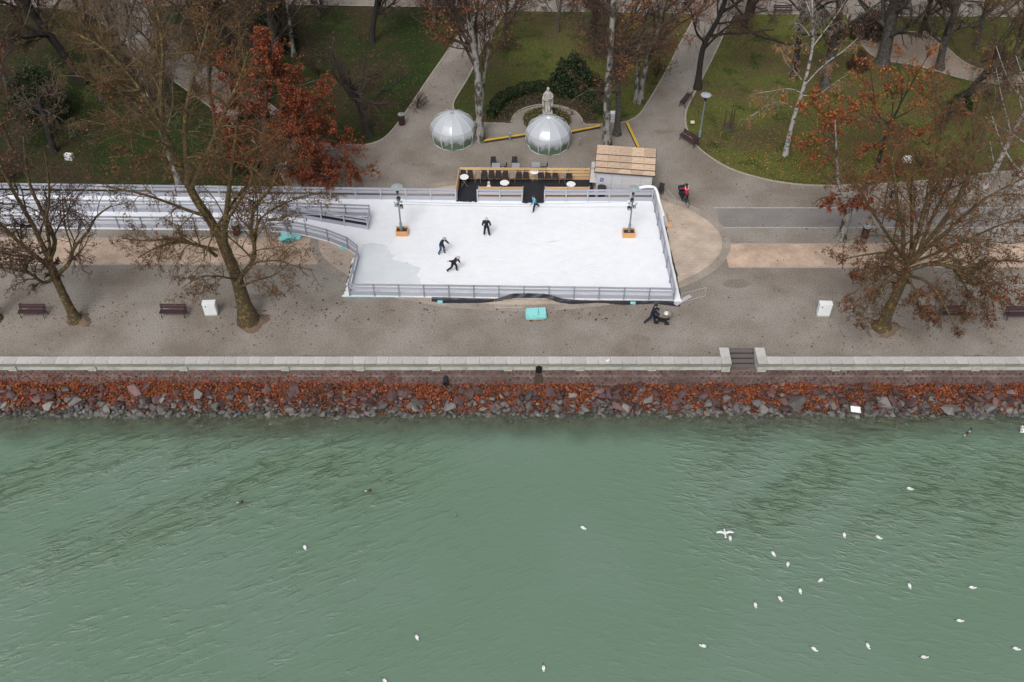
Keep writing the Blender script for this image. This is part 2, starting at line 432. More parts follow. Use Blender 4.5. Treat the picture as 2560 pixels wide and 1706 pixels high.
class MB:
    def __init__(s): s.v = []; s.f = []
    def add(s, vs, fs):
        b = len(s.v); s.v += [tuple(q) for q in vs]; s.f += [tuple(b + i for i in f) for f in fs]; return s
    def box(s, c, d, rz=0.0, taper=1.0):
        x, y, z = d[0] / 2, d[1] / 2, d[2] / 2
        vs = []
        for sz, t in ((-z, 1.0), (z, taper)):
            for sx, sy in ((-x, -y), (x, -y), (x, y), (-x, y)):
                vs.append(Vector((sx * t, sy * t, sz)))
        if rz:
            m = Matrix.Rotation(rz, 3, 'Z'); vs = [m @ q for q in vs]
        c = Vector(c)
        return s.add([q + c for q in vs], [(3, 2, 1, 0), (4, 5, 6, 7), (0, 1, 5, 4), (1, 2, 6, 5), (2, 3, 7, 6), (3, 0, 4, 7)])
    def tube(s, pts, rad, n=6, cap=True):
        pts = [Vector(p) for p in pts]
        if isinstance(rad, (int, float)): rad = [rad] * len(pts)
        d = (pts[-1] - pts[0]); d = d.normalized() if d.length > 1e-6 else Vector((0, 0, 1))
        ref = Vector((0, 0, 1)) if abs(d.z) < .8 else Vector((1, 0, 0))
        vs, fs = [], []
        for i, p in enumerate(pts):
            t = (pts[min(i + 1, len(pts) - 1)] - pts[max(i - 1, 0)]).normalized()
            u = t.cross(ref).normalized(); w = t.cross(u)
            for k in range(n):
                a = 2 * math.pi * k / n
                vs.append(p + (u * math.cos(a) + w * math.sin(a)) * rad[i])
        for i in range(len(pts) - 1):
            for k in range(n):
                a, b = i * n + k, i * n + (k + 1) % n
                fs.append((a, b, b + n, a + n))
        if cap:
            fs.append(tuple(range(n))[::-1]); fs.append(tuple(range((len(pts) - 1) * n, len(pts) * n)))
        return s.add(vs, fs)
    def lathe(s, prof, n=16, c=(0, 0, 0), sx=1.0, sy=1.0, phase=0.0):
        vs, fs = [], []
        for r, z in prof:
            for k in range(n):
                a = 2 * math.pi * k / n + phase
                vs.append((c[0] + r * sx * math.cos(a), c[1] + r * sy * math.sin(a), c[2] + z))
        for i in range(len(prof) - 1):
            for k in range(n):
                a, b = i * n + k, i * n + (k + 1) % n
                fs.append((a, b, b + n, a + n))
        fs.append(tuple(range(n))[::-1]); fs.append(tuple(range((len(prof) - 1) * n, len(prof) * n)))
        return s.add(vs, fs)
    def prism(s, poly, z0, z1):
        n = len(poly)
        vs = [(p[0], p[1], z0) for p in poly] + [(p[0], p[1], z1) for p in poly]
        fs = [tuple(range(n, 2 * n)), tuple(range(n))[::-1]] + [(i, (i + 1) % n, n + (i + 1) % n, n + i) for i in range(n)]
        return s.add(vs, fs)
    def mesh(s, name, m, smooth=False, origin=(0, 0, 0)):
        me = bpy.data.meshes.new(name)
        o = origin
        me.from_pydata([(q[0] - o[0], q[1] - o[1], q[2] - o[2]) for q in s.v], [], s.f)
        if smooth: me.polygons.foreach_set('use_smooth', [True] * len(me.polygons))
        if m: me.materials.append(MATS[m])
        me.update(); return me
    def build(s, name, m, parent=None, smooth=False, origin=(0, 0, 0), loc=None):
        return link(name, s.mesh(name, m, smooth, origin), parent, loc if loc is not None else (0, 0, 0))
UNIT = {}
def unit(m):
    if m not in UNIT: UNIT[m] = MB().box((0, 0, 0), (1, 1, 1)).mesh('bar_' + m, m)
    return UNIT[m]
def bar(name, parent, p0, p1, w, h, m, origin=(0, 0, 0), roll=0.0):
    """a straight board from p0 to p1 (its middle line), w thick, h tall"""
    p0, p1 = Vector(p0) - Vector(origin), Vector(p1) - Vector(origin)
    d = p1 - p0
    yaw = math.atan2(d.y, d.x); pitch = -math.atan2(d.z, math.hypot(d.x, d.y))
    o = link(name, unit(m), parent, (p0 + p1) / 2, (roll, pitch, yaw), (d.length, w, h))
    return o
def copy_tree(o, parent=None):
    c = o.copy(); COL.objects.link(c)
    if parent is not None: c.parent = parent
    for ch in list(o.children): copy_tree(ch, c)
    return c
def chaikin(pts, it=2, closed=True):
    pts = [Vector(p) for p in pts]
    for _ in range(it):
        out = []
        n = len(pts)
        if not closed: out.append(pts[0])
        for i in range(n if closed else n - 1):
            a, b = pts[i], pts[(i + 1) % n]
            out += [a * .75 + b * .25, a * .25 + b * .75]
        if not closed: out.append(pts[-1])
        pts = out
    return pts
def sheet(name, pts, z, m, kind='structure', z0=None, parent=None):
    mb = MB()
    if z0 is None:
        mb.add([(p[0], p[1], z) for p in pts], [tuple(range(len(pts)))])
    else:
        mb.prism(pts, z0, z)
    o = mb.build(name, m, parent)
    # face up
    me = o.data
    bm = bmesh.new(); bm.from_mesh(me)
    bmesh.ops.triangulate(bm, faces=[f for f in bm.faces if len(f.verts) > 4])
    bmesh.ops.recalc_face_normals(bm, faces=bm.faces)
    if z0 is None:
        if bm.faces and sum(f.normal.z * f.calc_area() for f in bm.faces) < 0: bmesh.ops.reverse_faces(bm, faces=bm.faces)
    bm.to_mesh(me); bm.free()
    if kind: o['kind'] = kind
    return o
def strip(pts, w, z, closed=False, zlo=None):
    """flat band of width w along pts; with zlo a kerb with height"""
    mb = MB(); n = len(pts); L_, R_ = [], []
    for i in range(n):
        a = pts[(i - 1) % n] if closed or i > 0 else pts[i]
        b = pts[(i + 1) % n] if closed or i < n - 1 else pts[i]
        t = Vector((b[0] - a[0], b[1] - a[1], 0)).normalized(); nn = Vector((-t.y, t.x, 0)) * w / 2
        L_.append((pts[i][0] + nn.x, pts[i][1] + nn.y)); R_.append((pts[i][0] - nn.x, pts[i][1] - nn.y))
    m = n if closed else n - 1
    if zlo is None:
        vs = [(p[0], p[1], z) for p in L_] + [(p[0], p[1], z) for p in R_]
        fs = [(n + i, n + (i + 1) % n, (i + 1) % n, i) for i in range(m)]
    else:
        vs = [(p[0], p[1], z) for p in L_] + [(p[0], p[1], z) for p in R_] + [(p[0], p[1], zlo) for p in L_] + [(p[0], p[1], zlo) for p in R_]
        fs = []
        for i in range(m):
            j = (i + 1) % n
            fs += [(n + i, n + j, j, i), (i, j, 2 * n + j, 2 * n + i), (3 * n + i, 3 * n + j, n + j, n + i)]
    return mb.add(vs, fs)
# ================================================================ SETTING
rng = np.random.default_rng(7)
random.seed(7)
WATER_Z, SHELF_Z = -1.9, -0.45
WALL_Y = 43.33          # lake face of the quay wall
def px_poly(pts, z=0.0, it=2, closed=True):
    return chaikin([G(x, y, z) for x, y in pts], it, closed)

# ground: one gravel sheet from the quay to beyond the park, lower lake bed in front
STX0, STX1 = G(1821, 890).x, G(1886, 890).x           # clear width of the steps
sheet('ground', [(-300, 43.86), (STX0 - .02, 43.86), (STX0 - .02, 45.03), (STX1 + .02, 45.03), (STX1 + .02, 43.86), (300, 43.86), (300, 420), (-300, 420)], 0.0, 'gravel')
sheet('sandy_path', [(q.x, q.y) for q in (G(2105, 36), G(2105, 150), G(2300, 200), G(2480, 235), G(2900, 260), G(2900, 120), G(2500, 80), G(2150, 39))], .004, 'sand')
bed = MB()
ys = [46.0, 42.0, 41.2, 39.5, 37.5, 34, -120]; zs = [-1.2, -1.75, -2.0, -2.3, -2.9, -4.0, -6]
bed.add([(x, y, z) for y, z in zip(ys, zs) for x in (-300, 300)], [(2 * i, 2 * i + 1, 2 * i + 3, 2 * i + 2) for i in range(len(ys) - 1)])
tag(bed.build('lake_bed', 'bed_mud'), kind='structure')
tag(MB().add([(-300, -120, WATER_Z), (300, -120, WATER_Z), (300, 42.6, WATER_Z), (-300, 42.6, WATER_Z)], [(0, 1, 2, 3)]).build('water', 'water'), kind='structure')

LAWNS = {
 'L0': [(-700, 480), (-700, 8), (190, 8), (300, 95), (395, 175), (500, 250), (575, 305), (640, 360), (680, 400), (705, 440), (725, 482)],
 'L2': [(815, 357), (859, 362), (912, 365), (957, 351), (984, 324), (1016, 280), (1076, 190), (1118, 131), (1150, 82), (1195, 22), (1190, 20), (700, 12), (335, 8), (430, 110), (550, 178), (625, 225), (700, 280), (770, 335)],
 'L3': [(1137, 284), (1131, 262), (1140, 243), (1174, 190), (1195, 140), (1262, 30), (1268, 28), (1690, 33), (1740, 36), (1737, 45), (1700, 110), (1667, 178), (1617, 262), (1596, 292), (1561, 308), (1506, 312), (1462, 313), (1460, 311), (1450, 290), (1430, 275), (1400, 268), (1365, 265), (1325, 271), (1297, 283), (1280, 298), (1275, 305), (1272, 306), (1240, 309), (1204, 309), (1160, 300)],
 'L4': [(1741, 225), (1718, 268), (1712, 294), (1718, 332), (1741, 366), (1765, 387), (1810, 416), (1855, 434), (1900, 446), (1940, 455), (2009, 464), (2065, 465), (2150, 463), (2306, 455), (2420, 440), (2560, 425), (2900, 400), (2900, 230), (2560, 215), (2480, 210), (2410, 200), (2336, 176), (2270, 161), (2190, 150), (2150, 110), (2122, 60), (2118, 38), (2110, 36), (1840, 36), (1832, 40), (1820, 60), (1790, 130)],
 'L5': [(2160, 40), (2165, 50), (2208, 85), (2275, 80), (2320, 80), (2353, 100), (2370, 125), (2420, 165), (2480, 180), (2560, 185), (2900, 150), (2900, 45), (2400, 42)],
}
LAWN_POLY = {}
for k, pts in LAWNS.items():
    p = px_poly(pts)
    LAWN_POLY[k] = p
    sheet('lawn', p, .035, 'lawn', z0=-.02)
    tag(strip(p, .13, .055, True, -.01).build('lawn_kerb', 'kerb'), kind='structure')

# trodden dirt along the coping and a few worn patches in the gravel
def ragged(cx, cy, rx, ry, n=40, j=.16):
    return [(cx + rx * (1 + rng.normal() * j * .5 + .18 * math.sin(3 * a + cx)) * math.cos(a), cy + ry * (1 + rng.normal() * j + .2 * math.sin(2 * a + cy)) * math.sin(a)) for a in np.linspace(0, 2 * math.pi, n, endpoint=False)]
for xa, xb in ((-42, -22), (-19, -2), (2, 12.2), (17, 26), (29, 41)):
    xs_ = np.arange(xa, xb, .5)
    sheet('worn_verge', [(x, 43.9) for x in xs_] + [(x, 44.05 + .32 * abs(math.sin(x * .37)) * (.5 + rng.random())) for x in xs_[::-1]], .003, 'gravel_stain')
for px, py, rx, ry in ((1842, 708, .9, .5), (1600, 846, .6, .4), (1160, 760, 1.6, .25), (1520, 768, 1.3, .25), (640, 742, .9, .3), (1060, 413, 1.0, .3), (1790, 470, 1.1, .25), (1950, 477, 1.4, .2), (1660, 330, .8, .4)):
    g = G(px, py); sheet('worn_patch', ragged(g.x, g.y, rx, ry), .003, 'gravel_stain')

# bicycle lane and brick strips of the promenade
def band(name, x0, x1, y0, y1, z, m):
    a, b, c, d = G(x0, y0), G(x1, y0), G(x1, y1), G(x0, y1)
    return sheet(name, [(a.x, a.y), (b.x, b.y), (c.x, c.y), (d.x, d.y)], z, m)
YB = lambda y: G(1280, y).y
def world_band(name, x0, x1, ya, yb, z, m):
    return sheet(name, [(x0, ya), (x1, ya), (x1, yb), (x0, yb)], z, m)
world_band('bicycle_lane', G(1795, 545).x, 90, YB(569.6), YB(520), .004, 'asphalt')
for y in (520, 569.6):
    tag(strip([(G(1800, y).x - .5, YB(y)), (90, YB(y))], .12, .009).build('lane_line', 'line_paint'), kind='structure')
# faint painted bicycle on the lane
bic = MB(); c0 = G(1842, 553)
for sx in (-.42, .42):
    bic.add([(c0.x + sx + .28 * math.cos(a), c0.y + .28 * math.sin(a), .009) for a in np.linspace(0, 6.283, 15)[:-1]] + [(c0.x + sx + .22 * math.cos(a), c0.y + .22 * math.sin(a), .009) for a in np.linspace(0, 6.283, 15)[:-1]],
            [(14 + i, i, (i + 1) % 14, 14 + (i + 1) % 14) for i in range(14)])
for p0, p1 in (((-.42, 0), (-.12, .42)), ((-.12, .42), (.3, .42)), ((.42, 0), (.26, .55)), ((-.42, 0), (.02, 0)), ((.02, 0), (.3, .42)), ((.02, 0), (-.2, .52))):
    s = strip([(c0.x + p0[0], c0.y + p0[1]), (c0.x + p1[0], c0.y + p1[1])], .06, .0095); bic.add(s.v, s.f)
MATS['line_paint_yellow'] = mat('line_paint_yellow', (.245, .215, .175), .8, .3, 6)
tag(bic.build('lane_symbol', 'line_paint_yellow'), kind='structure')
EA, EB, EX, EY = 15.2, 7.5, .6, 56.0
def ell(k=0.0, n=96):
    return [(EX + (EA + k) * math.cos(a), EY + (EB + k) * math.sin(a)) for a in np.linspace(0, 2 * math.pi, n, endpoint=False)]
xr0, xr1 = G(1815, 640).x, 90
world_band('brick_strip', xr0, xr1, YB(669), YB(610), .005, 'pavers_strip')
world_band('brick_strip', -90, G(800, 630).x, YB(662), YB(595), .005, 'pavers_strip')
for x0, x1, ya, yb in ((xr0, xr1, 669, 610), (-90, G(800, 630).x, 662, 595)):
    for y in (ya, yb):
        tag(strip([(x0, YB(y)), (x1, YB(y))], .13, .012).build('strip_edging', 'kerb'), kind='structure')
sheet('plaza_paving', ell(0), .016, 'pavers_plaza')
ring = MB(); a_, b_ = ell(0), ell(-.62)
ring.add([(x, y, .021) for x, y in a_ + b_], [(96 + i, i, (i + 1) % 96, 96 + (i + 1) % 96) for i in range(96)])
tag(ring.build('cobble_ring', 'cobbles'), kind='structure')

# ---------------------------------------------------------------- quay wall: coping stones on a plinth, steps
CWID = .62
wall = thing('quay_wall', 'long low quay wall of pale stone with flat coping along the lake', 'wall', (0, WALL_Y, 0))
O_ = (0, WALL_Y, 0)
def cop(x0, x1, y0, y1, z0=.10, z1=.40, dz=0.0):
    o = link('coping_stone', unit('coping'), wall, ((x0 + x1) / 2, (y0 + y1) / 2 - WALL_Y, (z0 + z1) / 2 + dz), (0, 0, 0), (x1 - x0 - .014, y1 - y0, z1 - z0))
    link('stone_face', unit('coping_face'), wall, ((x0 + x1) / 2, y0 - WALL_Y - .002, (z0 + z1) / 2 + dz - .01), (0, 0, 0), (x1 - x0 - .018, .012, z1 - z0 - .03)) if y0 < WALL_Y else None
    return o
def run(x0, x1):
    x = x0
    while x < x1 - .2:
        w = rng.uniform(.72, .92)
        if x + w > x1 - .3: w = x1 - x
        cop(x, x + w, WALL_Y - .03, WALL_Y + .585, dz=float(rng.uniform(-.004, .004)))
        x += w
PW = .62
run(-42, STX0 - PW); run(STX1 + PW, 42)
for x0 in (STX0 - PW, STX1):
    cop(x0, x0 + PW, WALL_Y - .05, WALL_Y + .62, .08, .42)
    cop(x0, x0 + PW, WALL_Y + .62, WALL_Y + 1.36, .08, .42)
mb = MB()
for x0, x1 in ((-60, STX0 - .05), (STX1 + .05, 60)):
    mb.box(((x0 + x1) / 2, WALL_Y + .32, -.30), (x1 - x0, .52, .80))
mb.box((STX0 - PW / 2, WALL_Y + .75, -.4), (PW - .05, 1.2, .96)); mb.box((STX1 + PW / 2, WALL_Y + .75, -.4), (PW - .05, 1.2, .96))
mb.build('plinth', 'plinth', wall, origin=O_)
for xp in [G(p, 922, -.1).x for p in (30, 230, 458, 712, 900, 1090, 1270, 1449, 1630, 2090, 2270, 2440)]:
    link('pier', unit('plinth'), wall, (xp, .02, -.10), (0, 0, 0), (.52, .12, .38))
for xp in (STX0 - PW / 2, STX1 + PW / 2):
    link('pier', unit('plinth'), wall, (xp, -.005, -.14), (0, 0, 0), (PW - .08, .1, .42))
# steps
st = thing('stone_steps', 'flight of four dark stone steps cut through the quay wall', 'steps', ((STX0 + STX1) / 2, WALL_Y + 1.0, 0))
for i in range(4):
    link('step', unit('step_stone'), st, (0, .70 - .335 * i - .165, -.055 - .125 * i), (0, 0, 0), (STX1 - STX0 - .02, .31, .09))
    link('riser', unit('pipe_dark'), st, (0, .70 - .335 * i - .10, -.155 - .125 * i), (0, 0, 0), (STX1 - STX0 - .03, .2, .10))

# ---------------------------------------------------------------- stone revetment under the wall
rev = thing('stone_revetment', 'sloping revetment of dark red stones in pale mortar below the quay wall', 'wall', (0, 43.0, -.3))
RO = (0, 43.0, -.3)
REV = [(43.36, -.27), (43.20, -.62), (43.17, -.66), (42.86, -1.25)]     # profile (y, z): two courses
mb = MB()
mb.add([(x, y, z) for y, z in REV for x in (-60, 60)], [(2, 3, 1, 0), (4, 5, 3, 2), (6, 7, 5, 4)])
mb.build('mortar_face', 'mortar', rev, origin=RO)
# shelf under the steps
MB().box(((STX0 + STX1) / 2, WALL_Y + .2, -.46), (STX1 - STX0 - .02, .5, .1)).build('shelf', 'mortar', rev, origin=RO)
def clip(poly, p, nrm):
    out = []
    for i in range(len(poly)):
        a, b = poly[i], poly[(i + 1) % len(poly)]
        da, db = (a[0] - p[0]) * nrm[0] + (a[1] - p[1]) * nrm[1], (b[0] - p[0]) * nrm[0] + (b[1] - p[1]) * nrm[1]
        if da <= 0: out.append(a)
        if (da < 0) != (db < 0) and da != db:
            t = da / (da - db); out.append((a[0] + (b[0] - a[0]) * t, a[1] + (b[1] - a[1]) * t))
    return out
def cobble_cells(x0, x1, h0, h1, cw, ch):
    nx, ny = int((x1 - x0) / cw), max(1, int(round((h1 - h0) / ch)))
    pts = {}
    for i in range(-1, nx + 1):
        for j in range(-1, ny + 1):
            pts[i, j] = (x0 + (i + .5 + (.5 if j % 2 else 0) + rng.uniform(-.33, .33)) * cw, h0 + (j + .5 + rng.uniform(-.3, .3)) * (h1 - h0) / ny)
    cells = []
    for i in range(nx):
        for j in range(ny):
            p = pts[i, j]
            poly = [(p[0] - cw * 1.3, h0), (p[0] + cw * 1.3, h0), (p[0] + cw * 1.3, h1), (p[0] - cw * 1.3, h1)]
            for di in (-2, -1, 0, 1, 2):
                for dj in (-1, 0, 1):
                    q = pts.get((i + di, j + dj))
                    if q is None or (di == 0 and dj == 0): continue
                    poly = clip(poly, ((p[0] + q[0]) / 2, (p[1] + q[1]) / 2), (q[0] - p[0], q[1] - p[1]))
                    if not poly: break
                if not poly: break
            if len(poly) >= 3:
                cx = sum(a for a, _ in poly) / len(poly); cy = sum(b for _, b in poly) / len(poly)
                sh = .83 + rng.uniform(-.08, .05)
                cells.append([(cx + (a - cx) * sh, cy + (b - cy) * sh) for a, b in poly])
    return cells
def stone_on(prof0, prof1, cell, d=.045):
    (ya, za), (yb, zb) = prof0, prof1
    ln = math.hypot(yb - ya, zb - za); ty, tz = (yb - ya) / ln, (zb - za) / ln
    ny_, nz_ = tz, -ty
    if ny_ > 0: ny_, nz_ = -ny_, -nz_
    n = len(cell); cx = sum(a for a, _ in cell) / n; cy = sum(b for _, b in cell) / n
    vs = []
    for k, (sh, off) in enumerate(((1.0, -.01), (.86, d))):
        for a, b in cell:
            x, s = cx + (a - cx) * sh, cy + (b - cy) * sh
            vs.append((x, ya + ty * s + ny_ * off, za + tz * s + nz_ * off))
    fs = [(i, (i + 1) % n, n + (i + 1) % n, n + i) for i in range(n)] + [tuple(range(n, 2 * n))]
    return vs, fs
all_st = []
for k in (0, 2):
    ln = math.hypot(REV[k + 1][0] - REV[k][0], REV[k + 1][1] - REV[k][1])
    for cell in cobble_cells(-42, 42, .02, ln - .02 if k == 0 else ln - .12, .34, .2):
        area = abs(sum(cell[i][0] * cell[(i + 1) % len(cell)][1] - cell[(i + 1) % len(cell)][0] * cell[i][1] for i in range(len(cell)))) / 2
        vs, fs = stone_on(REV[k], REV[k + 1], cell, float(rng.uniform(.025, .06)))
        mx = sum(v[0] for v in vs) / len(vs)
        vis = (mx > G(930, 940, -.6).x) * 1.0
        all_st.append((vis, area, vs, fs))
all_st.sort(key=lambda q: (-q[0], -q[1]))
for vis, area, vs, fs in all_st[:290]:
    c = Vector([sum(v[i] for v in vs) / len(vs) for i in range(3)])
    MB().add(vs, fs).build('stone', 'wall_stone', rev, origin=c, loc=c - Vector(RO))
mb = MB()
for vis, area, vs, fs in all_st[290:]: mb.add(vs, fs)
tag(mb.build('stones', 'wall_stone', rev, origin=RO), kind='stuff')
# drain outlet and pipe
dx = G(1347, 935, -.4).x
dr = thing('drain_outlet', 'dark drain outlet notched through the quay wall with a stained chute', 'drain', (dx, 43.2, -.3))
mb = MB()
arch = [(-.2, -.62), (-.2, -.12)] + [(.2 * math.cos(a), -.12 + .22 * math.sin(a)) for a in np.linspace(math.pi, 0, 7)] + [(.2, -.62)]
n = len(arch)
mb.add([(dx + a, 43.245, z + .12) for a, z in arch] + [(dx + a, 43.52, z + .12) for a, z in arch], [tuple(range(n))[::-1], tuple(range(n, 2 * n))] + [(i, (i + 1) % n, n + (i + 1) % n, n + i) for i in range(n)])
mb.build('opening', 'pipe_dark', dr, origin=(dx, 43.2, -.3))
MB().add([(dx - .22, 43.16, -.5), (dx + .22, 43.16, -.5), (dx + .3, 42.72, -1.22), (dx - .28, 42.72, -1.22), (dx - .22, 43.4, -.62), (dx + .22, 43.4, -.62), (dx + .3, 42.9, -1.4), (dx - .28, 42.9, -1.4)],
         [(3, 2, 1, 0), (4, 5, 6, 7), (0, 1, 5, 4), (1, 2, 6, 5), (2, 3, 7, 6), (3, 0, 4, 7)]).build('stained_chute', 'stain', dr, origin=(dx, 43.2, -.3))
pp = VP(1114, 957, 42.75)
pt = thing('drain_pipe', 'open end of a black drain pipe poking out of the stone bank', 'pipe', pp)
mb = MB(); mb.tube([(0, .5, .02), (0, -.12, -.03)], [.17, .17], 12, cap=False); mb.tube([(0, .45, .02), (0, -.1, -.03)], [.14, .14], 12, cap=False)
mb.build('pipe_wall', 'dark_metal', pt); MB().tube([(0, .3, 0), (0, .2, 0)], .139, 12).build('bore', 'pipe_dark', pt)

# ---------------------------------------------------------------- riprap bank
def bank_z(x, y):
    t = np.clip((42.98 - y) / (42.98 - 41.0), 0, 1.6)
    return -1.08 - .92 * t + .06 * np.sin(x * .9) * np.sin(x * .37 + 1) + .05 * np.sin(x * 2.3 + y * 3)
bank = thing('riprap_bank', 'bank of loose riprap stones and fallen leaves sloping into the lake', 'stone bank', (0, 42, -1.5))
bank['kind'] = 'structure'; del bank['category']; del bank['label']
BO = (0, 42, -1.5)
xs = np.linspace(-43, 43, 150); ysb = np.linspace(43.05, 39.9, 9)
mb = MB()
for y in ysb:
    for x in xs: mb.v.append((x, y, float(bank_z(x, y) + rng.uniform(-.06, .06)) - .05))
for j in range(8):
    for i in range(149): mb.f.append((j * 150 + i, j * 150 + 150 + i, j * 150 + 151 + i, j * 150 + i + 1))
mb.build('soil', 'bank_soil', bank, origin=BO)
def rock_mesh(name, seed):
    r = np.random.default_rng(seed)
    bm = bmesh.new()
    for _ in range(15):
        v = r.normal(size=3); v /= np.linalg.norm(v); v *= np.array([.5, .40, .33]) * r.uniform(.8, 1.12)
        bm.verts.new(v)
    res = bmesh.ops.convex_hull(bm, input=bm.verts)
    bmesh.ops.delete(bm, geom=[g for g in res['geom_interior'] if isinstance(g, bmesh.types.BMVert)], context='VERTS')
    me = bpy.data.meshes.new(name); bm.to_mesh(me); bm.free()
    me.materials.append(MATS['rock_red']); return me
ROCKS = [rock_mesh('rock_form', 40 + i) for i in range(12)]
rock_np = []
for me in ROCKS:
    v = np.zeros(len(me.vertices) * 3, np.float32); me.vertices.foreach_get('co', v)
    rock_np.append((v.reshape(-1, 3), np.array([tuple(p.vertices) for p in me.polygons], np.int32)))
cand = []
for _ in range(4500):
    x = rng.uniform(-41, 41); u = .05 + .95 * rng.beta(1.4, .85)                     # more stones toward the water
    y = 42.9 - u * 2.0 + rng.normal() * .05
    s = float(np.clip(rng.lognormal(-1.22, .50), .13, 1.05))
    if rng.random() < .05: s *= 1.7
    if u > .8: s = min(s, .62)
    s = min(s, 1.15)
    cand.append((s, x, y, u))
for _ in range(520):                                                     # stones on the shallow bed
    y = 41.0 - abs(rng.normal()) * .8
    cand.append((float(rng.uniform(.12, .5)), rng.uniform(-41, 41), y, 1.15))
cand.append((1.5, G(1990, 1005, -1.6).x, G(1990, 1008, -1.6).y, .75))
cand.append((1.25, G(1320, 995, -1.6).x, G(1320, 998, -1.6).y, .7))
cand.append((1.0, G(2230, 1003, -1.6).x, G(2230, 1003, -1.6).y, .72))
cand.sort(key=lambda q: -q[0])
def rock_kind(u, x):
    if u > 1.05: return 'rock_wet'
    west = x < G(700, 990, -1.5).x
    f = u + rng.normal() * .16
    if rng.random() < .035: return 'rock_pale'
    return 'rock_grey' if f > (.62 if not west else .55) else 'rock_red'
small = {}
nbig = 0
for s, x, y, u in cand:
    k = int(rng.integers(0, 12)); km = rock_kind(u, x)
    rot = (float(rng.uniform(-.5, .5)), float(rng.uniform(-.5, .5)), float(rng.uniform(0, 6.28)))
    z = float(bank_z(x, y)) + s * .14
    if u > 1.05: z = min(float(bank_z(x, y)) + s * .1, WATER_Z - .03 + (.1 if rng.random() < .08 else 0))
    sc = (s, s * float(rng.uniform(.75, 1.1)), s * float(rng.uniform(.7, 1.1)))
    if nbig < 290 and u < 1.05 and abs(x) < 34.5:
        nbig += 1
        o = link('stone', ROCKS[k], bank, (x, y - BO[1], z - BO[2]), rot, sc)
        o.material_slots[0].link = 'OBJECT'; o.material_slots[0].material = MATS[km]
    else:
        small.setdefault(km, []).append((k, (x, y, z), rot, sc))
for km, L in small.items():
    V, F, off = [], [], 0
    for k, p, rot, sc in L:
        v, f = rock_np[k]
        m = np.array(Euler(rot).to_matrix())
        V.append((v * np.array(sc)) @ m.T + np.array(p) - np.array(BO)); F.append(f + off); off += len(v)
    tag(link('small_stones', arr_mesh('small_stones', np.concatenate(V), np.concatenate(F), km), bank), kind='stuff')

def leaf_mesh(name, pos, size, m, flat=0.35, nrm=None):
    n = len(pos)
    a = rng.uniform(0, 2 * math.pi, n)
    nv = rng.normal(size=(n, 3)) * flat + np.array([0, 0, 1.0]) if nrm is None else rng.normal(size=(n, 3))
    nv /= np.linalg.norm(nv, axis=1)[:, None] + 1e-9
    ref = np.stack([np.cos(a), np.sin(a), np.zeros(n)], 1)
    u = np.cross(nv, ref); u /= np.linalg.norm(u, axis=1)[:, None] + 1e-9
    w = np.cross(nv, u)
    s = (np.asarray(size) if not np.isscalar(size) else np.full(n, size)) * rng.uniform(.6, 1.35, n)
    u *= (s * .5)[:, None]; w *= (s * .5 * rng.uniform(.55, 1.0, n))[:, None]
    bend = nv * (s * .12)[:, None]
    v = np.stack([pos - u, pos - w * .9 + bend, pos + u, pos + w + bend], 1).reshape(-1, 3)
    return arr_mesh(name, v, np.arange(4 * n).reshape(-1, 4), m)
# leaf drift lying between the stones
def drift(n, ulo, uhi):
    x = rng.uniform(-41, 41, n * 3); u = np.clip(rng.beta(1.1, 1.6, n * 3) * (uhi - ulo) + ulo, 0, 1)
    dens = .55 + .45 * np.sin(x * .55 + 1.3) * np.sin(x * .21 + .4) + .3 * np.sin(x * 1.7)
    lim = np.where(x < G(800, 980, -1.5).x, .80, 1.0)
    keep0 = u > np.where(x < G(950, 980, -1.5).x, 0, .07 + .04 * np.sin(x * 1.3))
    keep = keep0 & (rng.uniform(0, 1.1, n * 3) < dens + .35) & (u < lim + .12 * np.sin(x * 2.1))
    x, u = x[keep][:n], u[keep][:n]
    y = 43.0 - u * 2.0
    return np.stack([x, y - BO[1], bank_z(x, y) + rng.uniform(-.03, .18, len(x)) * (1 - u * .3) - BO[2]], 1)
tag(link('leaf_drift', leaf_mesh('leaf_drift', drift(23000, 0, 1.0), .14, 'leaf_litter_orange', .5), bank), kind='stuff')
tag(link('leaf_drift', leaf_mesh('leaf_drift', drift(23000, 0, 1.0), .14, 'leaf_litter_rust', .5), bank), kind='stuff')
x = rng.uniform(-35, 35, 2000); f_ = rng.uniform(0, 1, 2000)
tag(link('leaf_drift', leaf_mesh('leaf_drift', np.stack([x, 43.2 - .45 * f_ - .03 - BO[1], -.5 - .75 * f_ - BO[2]], 1)[x < G(1000, 950, -.8).x], .16, 'leaf_rust', .6), bank), kind='stuff')

# fallen leaves on gravel, lawns and strips
def inside(poly, x, y):
    px = np.array([p[0] for p in poly]); py = np.array([p[1] for p in poly])
    c = np.zeros(len(x), bool); j = len(px) - 1
    for i in range(len(px)):
        cond = ((py[i] > y) != (py[j] > y)) & (x < (px[j] - px[i]) * (y - py[i]) / (py[j] - py[i] + 1e-12) + px[i])
        c ^= cond; j = i
    return c
def scatter(n, xr, yr, z, size, m, keep=None, clump=None):
    x = rng.uniform(*xr, n); y = rng.uniform(*yr, n)
    if clump is not None:
        cx, cy, sg = clump; x = rng.normal(cx, sg[0], n); y = rng.normal(cy, sg[1], n)
    if keep is not None:
        k = keep(x, y); x, y = x[k], y[k]
    tag(link('fallen_leaves', leaf_mesh('fallen_leaves', np.stack([x, y, np.full(len(x), z) + rng.uniform(.005, .03, len(x))], 1), size, m)), kind='stuff')
def on_lawn(x, y):
    k = np.zeros(len(x), bool)
    for p in LAWN_POLY.values(): k |= inside(p, x, y)
    return k
rink_px = [(-700, 484), (829, 497), (1142, 501), (1631, 497), (1684, 749), (875, 738), (899, 642), (719, 578), (-700, 566)]
